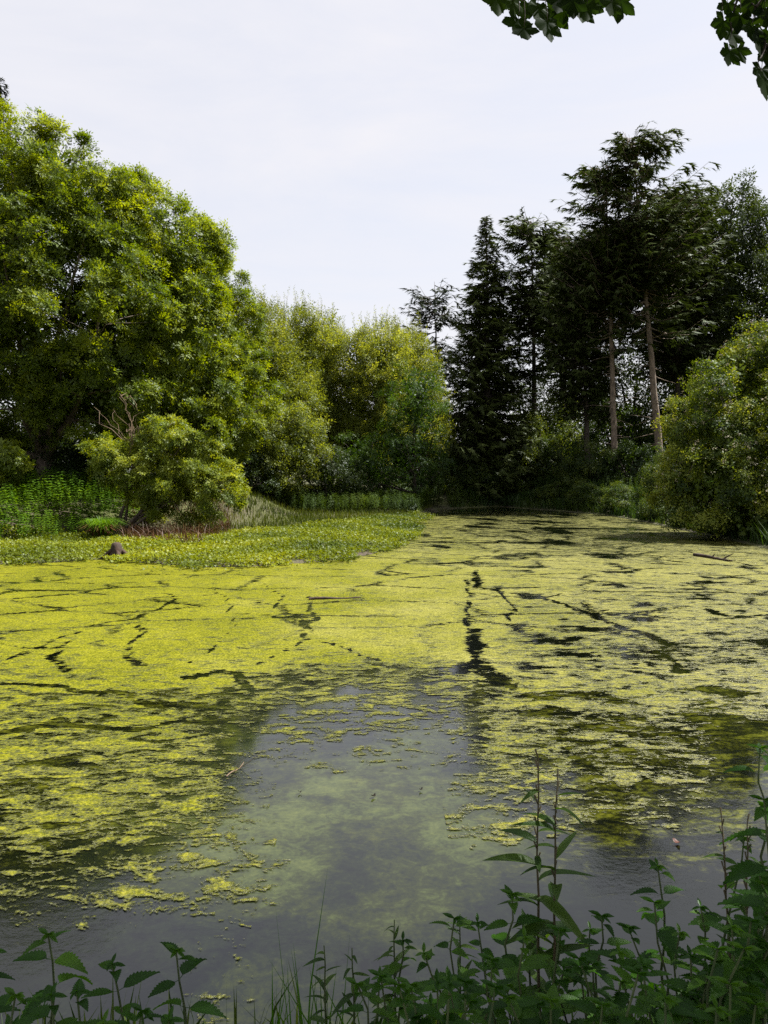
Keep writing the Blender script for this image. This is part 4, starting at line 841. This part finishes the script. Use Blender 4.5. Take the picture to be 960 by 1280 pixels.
# ------------------------------------------------------------------ the sycamore overhead, its trunk out of the frame at the right
def palmate(seed):
    r = np.random.default_rng(seed); pts = [(0, 0)]
    lobes = [(-2.0, .58), (-1.0, .88), (0, 1.0), (1.0, .88), (2.0, .58)]
    out = []
    for k, (a, Lr) in enumerate(lobes):
        Lr *= .92 + .16 * r.random(); a += (r.random() - .5) * .12
        for da, f in ((-.46, .66), (-.34, .80), (-.28, .77), (-.14, .90), (0, 1.04), (.14, .90), (.28, .77), (.34, .80), (.46, .66)):
            out.append((a + da * (1.0 if abs(a) < 2 else .8), Lr * f))
        if k < 4: m_ = (a + lobes[k + 1][0]) / 2; out.append((m_, .56))
    V = [(0, 0, 0)]
    for a, q in out:
        x, y = math.sin(a) * q, math.cos(a) * q; V.append((x, y, -.18 * q * q - .05 * math.cos(a * 5) * q))
    n = len(out); F = [(0, i + 1, i + 2) for i in range(n - 1)]
    V = np.array(V); V[:, 2] *= 1.0
    return V, np.array(F)
PAL = []
for s in range(3):
    v, f = palmate(s); PAL.append(mesh_np('sycamore_leaf', v * .10, f, np.full(len(f), .5)))
    PAL[-1].materials.append(M['sycamore'])
def sycamore():
    O = np.array((6.6, 1.2, ground_z(6.6, 1.2) - .1)); t = thing('sycamore_tree', 'sycamore overhead whose dark lobed leaves hang into the top of the view', 'tree', O)
    T = Tubes(); tp = curve(O, (5.2, 1.8, 11), .03, 9); tr = .34 * (1 - np.linspace(0, 1, 9) * .8); T.add(tp, tr, 12, rough=.1)
    anchors = []
    E = [(np.array((4.2, 2.6, 9.6)), np.array((4.6, 3.6, 2.6))), (np.array((1.6, .6, 9.0)), np.array((3.6, 3.2, 2.0))), (np.array((6.5, 3.4, 10.2)), np.array((3.2, 3.2, 2.6))), (np.array((3.6, -1.4, 9.5)), np.array((4, 3, 2.6)))]
    E.append((np.array((5.2, 3.8, 9.8)), np.array((4.6, 2.6, 2.4))))
    P, N = clump_points(E, 380, .2, 6.5)
    ok = (P[:, 2] > EYE + P[:, 1] * .62 + 1.0) & (P[:, 1] - .236 * P[:, 2] < 1.75); P, N = P[ok], N[ok]  # unseen crown shaped so its shade falls on the nettles, not the water
    for i, q in enumerate(rng.permutation(len(P))[:12]):
        s = int(rng.integers(4, 8)); c = curve(tp[s], P[q], .1, 7, up=.06); T.add(c, np.linspace(tr[s] * .5, .03, 7), 6); anchors += list(c[2:])
    # two boughs that come down towards the view
    hang = [[(5.3, 1.9, 8.6), (3.4, 2.6, 7.9), (2.0, 3.4, 6.6), (1.25, 3.8, 5.4), (1.0, 3.9, 5.05)], [(5.6, 1.8, 7.2), (4.2, 2.8, 6.4), (3.0, 3.8, 5.7), (2.35, 4.1, 5.1), (2.08, 4.15, 4.75)]]
    for h in hang:
        h = np.array(h); tt = np.linspace(0, len(h) - 1, 14); c = np.stack([np.interp(tt, np.arange(len(h)), h[:, k]) for k in range(3)], 1); T.add(c, np.linspace(.07, .008, 14), 7); anchors += list(c)
    A = np.array(anchors)
    for p in P:
        j = int(np.argmin(np.linalg.norm(A - p, axis=1))); T.add(curve(A[j], p, .12, 4), np.linspace(.03, .008, 4), 4)
    # the leaves in view: (px, py, distance, tilt, roll)
    LV = [(622, 2, 4, .1, .2), (640, 8, 3.9, .3, -.3), (648, 30, 3.9, .0, .2), (655, 42, 3.8, -.3, .0), (672, 14, 4, .2, .4), (684, 34, 3.9, .1, -.1), (694, 22, 4.1, .5, .3), (700, 4, 4, .0, .2), (716, 6, 3.9, .2, -.4),
          (734, 12, 4, -.1, .1), (745, 2, 4.1, .3, .2), (765, 8, 4, .2, .5), (776, 6, 4.1, .6, .1), (727, 16, 4.2, .1, .0), (705, 18, 4, .2, .3), (660, 10, 4.1, .1, .1), (630, 4, 4.1, -.1, -.2),
          (910, 10, 4.2, .3, -.4), (925, 25, 4.1, .2, .2), (905, 32, 4.2, .5, .4), (915, 48, 4.1, .0, .0), (940, 40, 4, .1, .3), (935, 12, 4.1, .2, -.2), (955, 25, 4, .0, .1), (950, 55, 4, .2, .2), (912, 70, 4.1, .3, .6),
          (922, 66, 4.2, .1, -.5), (958, 72, 4, .1, .0), (952, 92, 4, -.1, .2), (956, 108, 3.9, .2, .1), (965, 50, 4, .1, .1), (970, 88, 4, .1, .1), (968, 20, 4, .2, .2), (945, 5, 4, .1, .1)]
    for k, (px, py, d, tl, rl) in enumerate(LV):
        p = at(px, py - 6, d); q = p + np.array(((rng.random() - .5) * .05, (rng.random() - .5) * .1, .07 + .05 * rng.random()))
        j = int(np.argmin(np.linalg.norm(A - q, axis=1))); T.add(curve(A[j], q, .1, 5), np.linspace(.008, .003, 5), 4); A = np.vstack([A, q]); T.add(curve(q, p, .1, 3), [.002, .0018, .0015], 4)
        o = link('leaf', PAL[k % 3], None, t); o.location = p - O
        o.rotation_euler = (-math.pi / 2 - .15 + tl * .6, (rng.random() - .5) * .5 + rl * .4, (rng.random() - .5) * 1.0 + tl); o.scale = [.8 + .35 * rng.random()] * 3
    me = T.mesh('sycamore_trunk'); me.transform(Matrix.Translation(-Vector(O))); link('trunk', me, M['darkbark'], t)
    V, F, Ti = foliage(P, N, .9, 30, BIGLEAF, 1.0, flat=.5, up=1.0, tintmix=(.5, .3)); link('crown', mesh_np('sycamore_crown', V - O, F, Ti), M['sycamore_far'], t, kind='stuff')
sycamore()

# ------------------------------------------------------------------ nettles and willowherb on the near bank
def toothed_leaf(seed, wide=.36, teeth=9, droop=.35, n=9):
    """serrated ovate leaf along +Y, length 1, folded along the midrib and curving down"""
    r = np.random.default_rng(seed); V, F = [], []; k = teeth * 2 + 1; ph = .12 + .06 * r.random()
    for i in range(k):
        u = i / (k - 1); wv = wide * (math.sin(math.pi * min(1, u ** .62)) ** .9) if u < 1 else 0
        if i % 2 == 0 and 0 < i < k - 1: wv *= .80
        uu = u + (.035 if i % 2 else 0)
        z = -droop * u * u; tw = .06 * math.sin(u * 5 + seed)
        V += [(-wv, min(uu, 1.0), z + ph * wv * 1.6 + tw * wv), (0, u, z - .012), (wv, min(uu, 1.0), z + ph * wv * 1.6 - tw * wv)]
    for i in range(k - 1):
        a = i * 3; b = a + 3; F += [(a, a + 1, b + 1, b), (a + 1, a + 2, b + 2, b + 1)]
    V = np.array(V); V[:, 1] = V[:, 1] * .86 + .14
    m0 = len(V); V = np.vstack([V, [(-.012, 0, 0), (.012, 0, 0), (.012, .15, -.01), (-.012, .15, -.01)]]); F.append((m0, m0 + 1, m0 + 2, m0 + 3))
    return V, np.array(F)
def spear_leaf(seed, wide=.11, droop=.4, n=8):
    V, F = [], []
    for i in range(n + 1):
        u = i / n; wv = wide * math.sin(math.pi * min(1, u ** .8 * .98 + .02)) ** .8 + (.004 if i else .012); z = -droop * u ** 1.8
        V += [(-wv, u, z + wv * .5), (0, u, z), (wv, u, z + wv * .5)]
    for i in range(n):
        a = i * 3; b = a + 3; F += [(a, a + 1, b + 1, b), (a + 1, a + 2, b + 2, b + 1)]
    return np.array(V), np.array(F)
NL = []
for s, dr in enumerate((.25, .45, .1, .6)):
    v, f = toothed_leaf(s, .215 + .03 * (s % 2), 10, dr); m_ = mesh_np('nettle_leaf', v, f, np.full(len(f), .5), smooth=True); m_.materials.append(M['nettle']); NL.append(m_)
SL = []
for s, dr in enumerate((.15, .55, .9)):
    v, f = spear_leaf(s, .10 + .02 * s, dr); m_ = mesh_np('spear_leaf', v, f, np.full(len(f), .5), smooth=True); m_.materials.append(M['spear']); SL.append(m_)
def put_leaf(me, parent, p, az, el, sc, roll=0.0):
    o = bpy.data.objects.new('leaf', me); C.objects.link(o); o.parent = parent
    o.location = p; o.rotation_euler = (el, roll, az - math.pi / 2); o.scale = (sc, sc, sc); return o
def bud_mesh(seed):
    V, F, T_ = scatter([spear_leaf(1, .16, .1, 3)], np.zeros((7, 3)), np.array([(math.cos(a), math.sin(a), 1.2 + .5 * (k % 2)) for k, a in enumerate(np.linspace(0, 5.5, 7))]), .02 + .012 * np.random.default_rng(seed).random(7), np.full(7, .7))
    m_ = mesh_np('bud', V, F, T_); m_.materials.append(M['nettle']); return m_
BUD = [bud_mesh(s) for s in range(2)]
def nettle(px, py, d, label, group=None, leaf=.10, lean=0.0, gap=.085, nmax=9, dx=0.0):
    top = at(px, py, d); bx = top[0] + dx; gz = ground_z(bx, d) - .02; O = np.array((bx, d, gz)); t = thing('nettle', label, 'plant', O, group)
    q = top - O; H = q[2]; c = curve((0, 0, 0), q, .12, 10); T = Tubes(); T.add(c, np.linspace(.0048, .0018, 10), 6); link('stem', T.mesh('nettle_stem'), M['stem'], t)
    link('bud', BUD[random.randrange(2)], None, t).location = c[-1]
    h = H - .02; k = 0; az = random.random() * 3.14; zs = c[:, 2]
    while h > .10 and k < nmax:
        f = min(1, (k + .55) / 3.2); size = leaf * (.32 + .68 * f ** .8) * (.85 + .3 * random.random())
        p = [float(np.interp(h, zs, c[:, j])) for j in range(2)] + [h]
        for s in (0, math.pi):
            put_leaf(NL[random.randrange(4)], t, p, az + s + random.uniform(-.25, .25), (.65 - .75 * f) + random.uniform(-.22, .18), size * random.uniform(.88, 1.1), random.uniform(-.25, .25))
        az += math.pi / 2 + random.uniform(-.2, .2); h -= gap * (.45 + .55 * f) * random.uniform(.85, 1.2); k += 1
    return t
named = [(60, 1168, 1.55, 'nettle with a small pointed tip, leftmost of the three standing clear at the bottom left', .115, .0), (140, 1205, 1.6, 'low nettle in the middle of the bottom left group', .11, .02),
         (220, 1188, 1.6, 'nettle with two wide toothed leaves, rightmost of the bottom left group', .115, .03),
         (640, 1118, 1.75, 'nettle standing just left of the tall willowherb', .10, .0), (752, 1145, 1.7, 'slender nettle with a dark bud, right of the tall willowherb', .10, .0),
         (822, 1083, 1.8, 'leaning nettle with a round bud rising alone above the right thicket', .10, .07), (818, 1128, 1.6, 'straight nettle with a flat bud in front of the leaning one', .10, .0),
         (568, 1148, 1.75, 'nettle with upright young leaves left of centre of the thicket', .095, .0), (950, 935, 1.85, 'tallest nettle at the right edge, its tip level with the open water', .10, .0),
         (955, 1000, 1.6, 'nettle at the right edge with a broad dark leaf pointing into the water', .125, .03)]
for px, py, d, lab, lf, dx in named: nettle(px, py, d, lab, 'nettles on the near bank', lf, dx=dx, nmax=12)
crowd = [(-5, 1190, 1.5), (15, 1240, 1.35), (100, 1240, 1.4), (175, 1262, 1.3), (20, 1285, 1.3), (250, 1290, 1.3),
         (500, 1175, 1.75), (535, 1190, 1.6), (600, 1155, 1.75), (615, 1200, 1.5), (655, 1180, 1.5), (670, 1150, 1.8), (700, 1165, 1.6), (720, 1205, 1.45), (735, 1170, 1.9), (770, 1195, 1.5),
         (790, 1160, 1.8), (800, 1215, 1.45), (845, 1170, 1.7), (860, 1195, 1.5), (880, 1130, 1.8), (885, 1215, 1.4), (905, 1165, 1.6), (925, 1120, 1.7), (930, 1190, 1.4), (945, 1080, 1.7), (955, 1140, 1.5),
         (965, 1045, 1.65), (975, 1090, 1.5), (935, 1055, 1.9), (915, 1225, 1.35), (965, 1230, 1.3), (560, 1225, 1.45), (590, 1245, 1.4), (640, 1240, 1.4), (690, 1245, 1.4), (750, 1250, 1.35), (830, 1255, 1.35),
         (470, 1215, 1.6), (510, 1250, 1.45), (450, 1235, 1.55), (985, 1150, 1.5), (900, 1255, 1.3), (870, 1270, 1.3), (780, 1275, 1.3), (545, 1275, 1.3), (970, 1190, 1.45), (940, 1150, 1.45), (960, 1100, 1.6)]
crowd += [(int(480 + 17 * k + random.uniform(-8, 8)), 1215 + random.uniform(-15, 50), random.uniform(1.3, 1.6)) for k in range(29)] + [(int(860 + 13 * k), 1190 + random.uniform(-30, 60), random.uniform(1.35, 1.6)) for k in range(9)] + [(60, 1250, 1.35), (-20, 1230, 1.5), (130, 1285, 1.3), (210, 1280, 1.35)]
for px, py, d in crowd:
    lab = 'green toothed nettle crowded into the bottom left corner' if px < 300 else 'nettle crowded in at the left end of the bottom right thicket' if px < 610 else 'nettle crowded round the foot of the tall willowherb' if px < 740 else 'nettle crowded under the straight nettle with a flat bud' if px < 870 else 'nettle crowded into the dark bottom right corner'
    nettle(px + random.uniform(-6, 6), py + random.uniform(-8, 8), d + random.uniform(-.06, .06), lab, 'nettles on the near bank' , leaf=random.uniform(.075, .108), dx=random.uniform(-.12, .12), nmax=10)

def spear_plant(stems, label, cat='plant', name='willowherb', leaf=.085, group=None, mat='redstem', seeds=True, n=15, bare=.0):
    p0 = at(stems[0][0], stems[0][1], stems[0][2]); bx = p0[0]; d = stems[0][2]; gz = ground_z(bx, d) - .02; O = np.array((bx, d, gz)); t = thing(name, label, cat, O, group)
    for px, py, dd, bpx in stems:
        top = at(px, py, dd) - O; b = np.array(((at(bpx, py, dd) - O)[0] * 1.0, dd - d, 0)); c = curve(b, top, .025, 12); T = Tubes(); T.add(c, np.linspace(.0055, .0014, 12), 6)
        for k in range(10 if seeds else 0):
            q = c[-1] + (c[-4] - c[-1]) * k / 9; a = random.random() * 6.28; T.add([q, q + np.array((math.cos(a) * .008, math.sin(a) * .008, .022))], [.0014, .0022], 4)
        link('stem', T.mesh('herb_stem'), M[mat], t)
        for k in range(n):
            f = bare + (1 - bare) * (k + random.random() * .6) / n; h = top[2] * (.38 + .6 * f); p = [float(np.interp(h, c[:, 2], c[:, j])) for j in range(2)] + [h]
            sz = leaf * (1.15 - .65 * f) * random.uniform(.7, 1.25)
            put_leaf(SL[random.randrange(3)], t, p, random.random() * 6.283, random.uniform(.1, 1.0), sz, random.uniform(-.4, .4))
spear_plant([(673, 948, 1.8, 684), (697, 975, 1.78, 702)], 'tall willowherb of two upright stems standing high above the nettles', leaf=.115, n=17)
spear_plant([(902, 1022, 1.85, 925)], 'thin seeding dock stalk rising above the nettles at the right', name='dock_stalk', leaf=.06, n=10)
spear_plant([(934, 1030, 1.8, 942)], 'narrow-leaved stalk beside the seeding one near the right edge', name='dock_stalk', leaf=.07, n=10)
for px, py, d, lab in [(405, 1150 + 32, 1.7, 'left narrow-leaved seedling of the fringe beside the nettles'), (440, 1185, 1.7, 'narrow-leaved seedling just left of the first nettles'),
                       (493, 1150, 1.8, 'upright narrow seedling at the left end of the nettle thicket'), (575, 1142, 1.9, 'upright narrow seedling behind the left nettles')]:
    spear_plant([(px, py, d, px + 5)], lab, name='willowherb_seedling', leaf=.06, n=22, mat='stem', seeds=False, group='narrow-leaved seedlings')
# bank grass by the camera
def near_grass():
    p = []
    for cx, cd, n, s in [(375, 1.75, 30, .05), (392, 1.7, 30, .05), (405, 1.8, 16, .05), (350, 1.6, 8, .06)]:
        q = at(cx, 1280, cd); p.append(np.stack([q[0] + rng.normal(size=n) * s, cd + rng.normal(size=n) * s, np.zeros(n)], 1))
    p = np.concatenate(p); p[:, 2] = height(p[:, 0], p[:, 1]) - .01; hh = np.array([.40 + .12 * rng.random() for _ in p])
    return blades(None, p, hh * .75, .005 + .004 * rng.random(len(p)), .45, rng.random(len(p)))
V, F, Ti = near_grass()
link('bank_grass', mesh_np('near_grass', V, F, Ti), M['nettle'], kind='stuff', label='few thin dark grass blades at the bottom edge left of the nettles', cat='grass')
p = np.stack([rng.uniform(-4, 5, 5000), rng.uniform(-.2, 3.0, 5000)], 1); p = np.column_stack([p, height(p[:, 0], p[:, 1])])
p = p[(sdist(p[:, 0], p[:, 1]) > .05)]
V, F, Ti = blades(None, p, .14 * np.ones(len(p)), .006 + .004 * rng.random(len(p)), .8, rng.random(len(p)))
link('turf', mesh_np('turf', V, F, Ti), M['shadegrass'], kind='stuff', label='short grass on the near bank under the nettles', cat='grass')
print('TRIS', sum(sum(len(p_.vertices) - 2 for p_ in m_.polygons) if len(m_.polygons) < 3000 else len(m_.polygons) * (len(m_.polygons[0].vertices) - 2) for m_ in bpy.data.meshes))
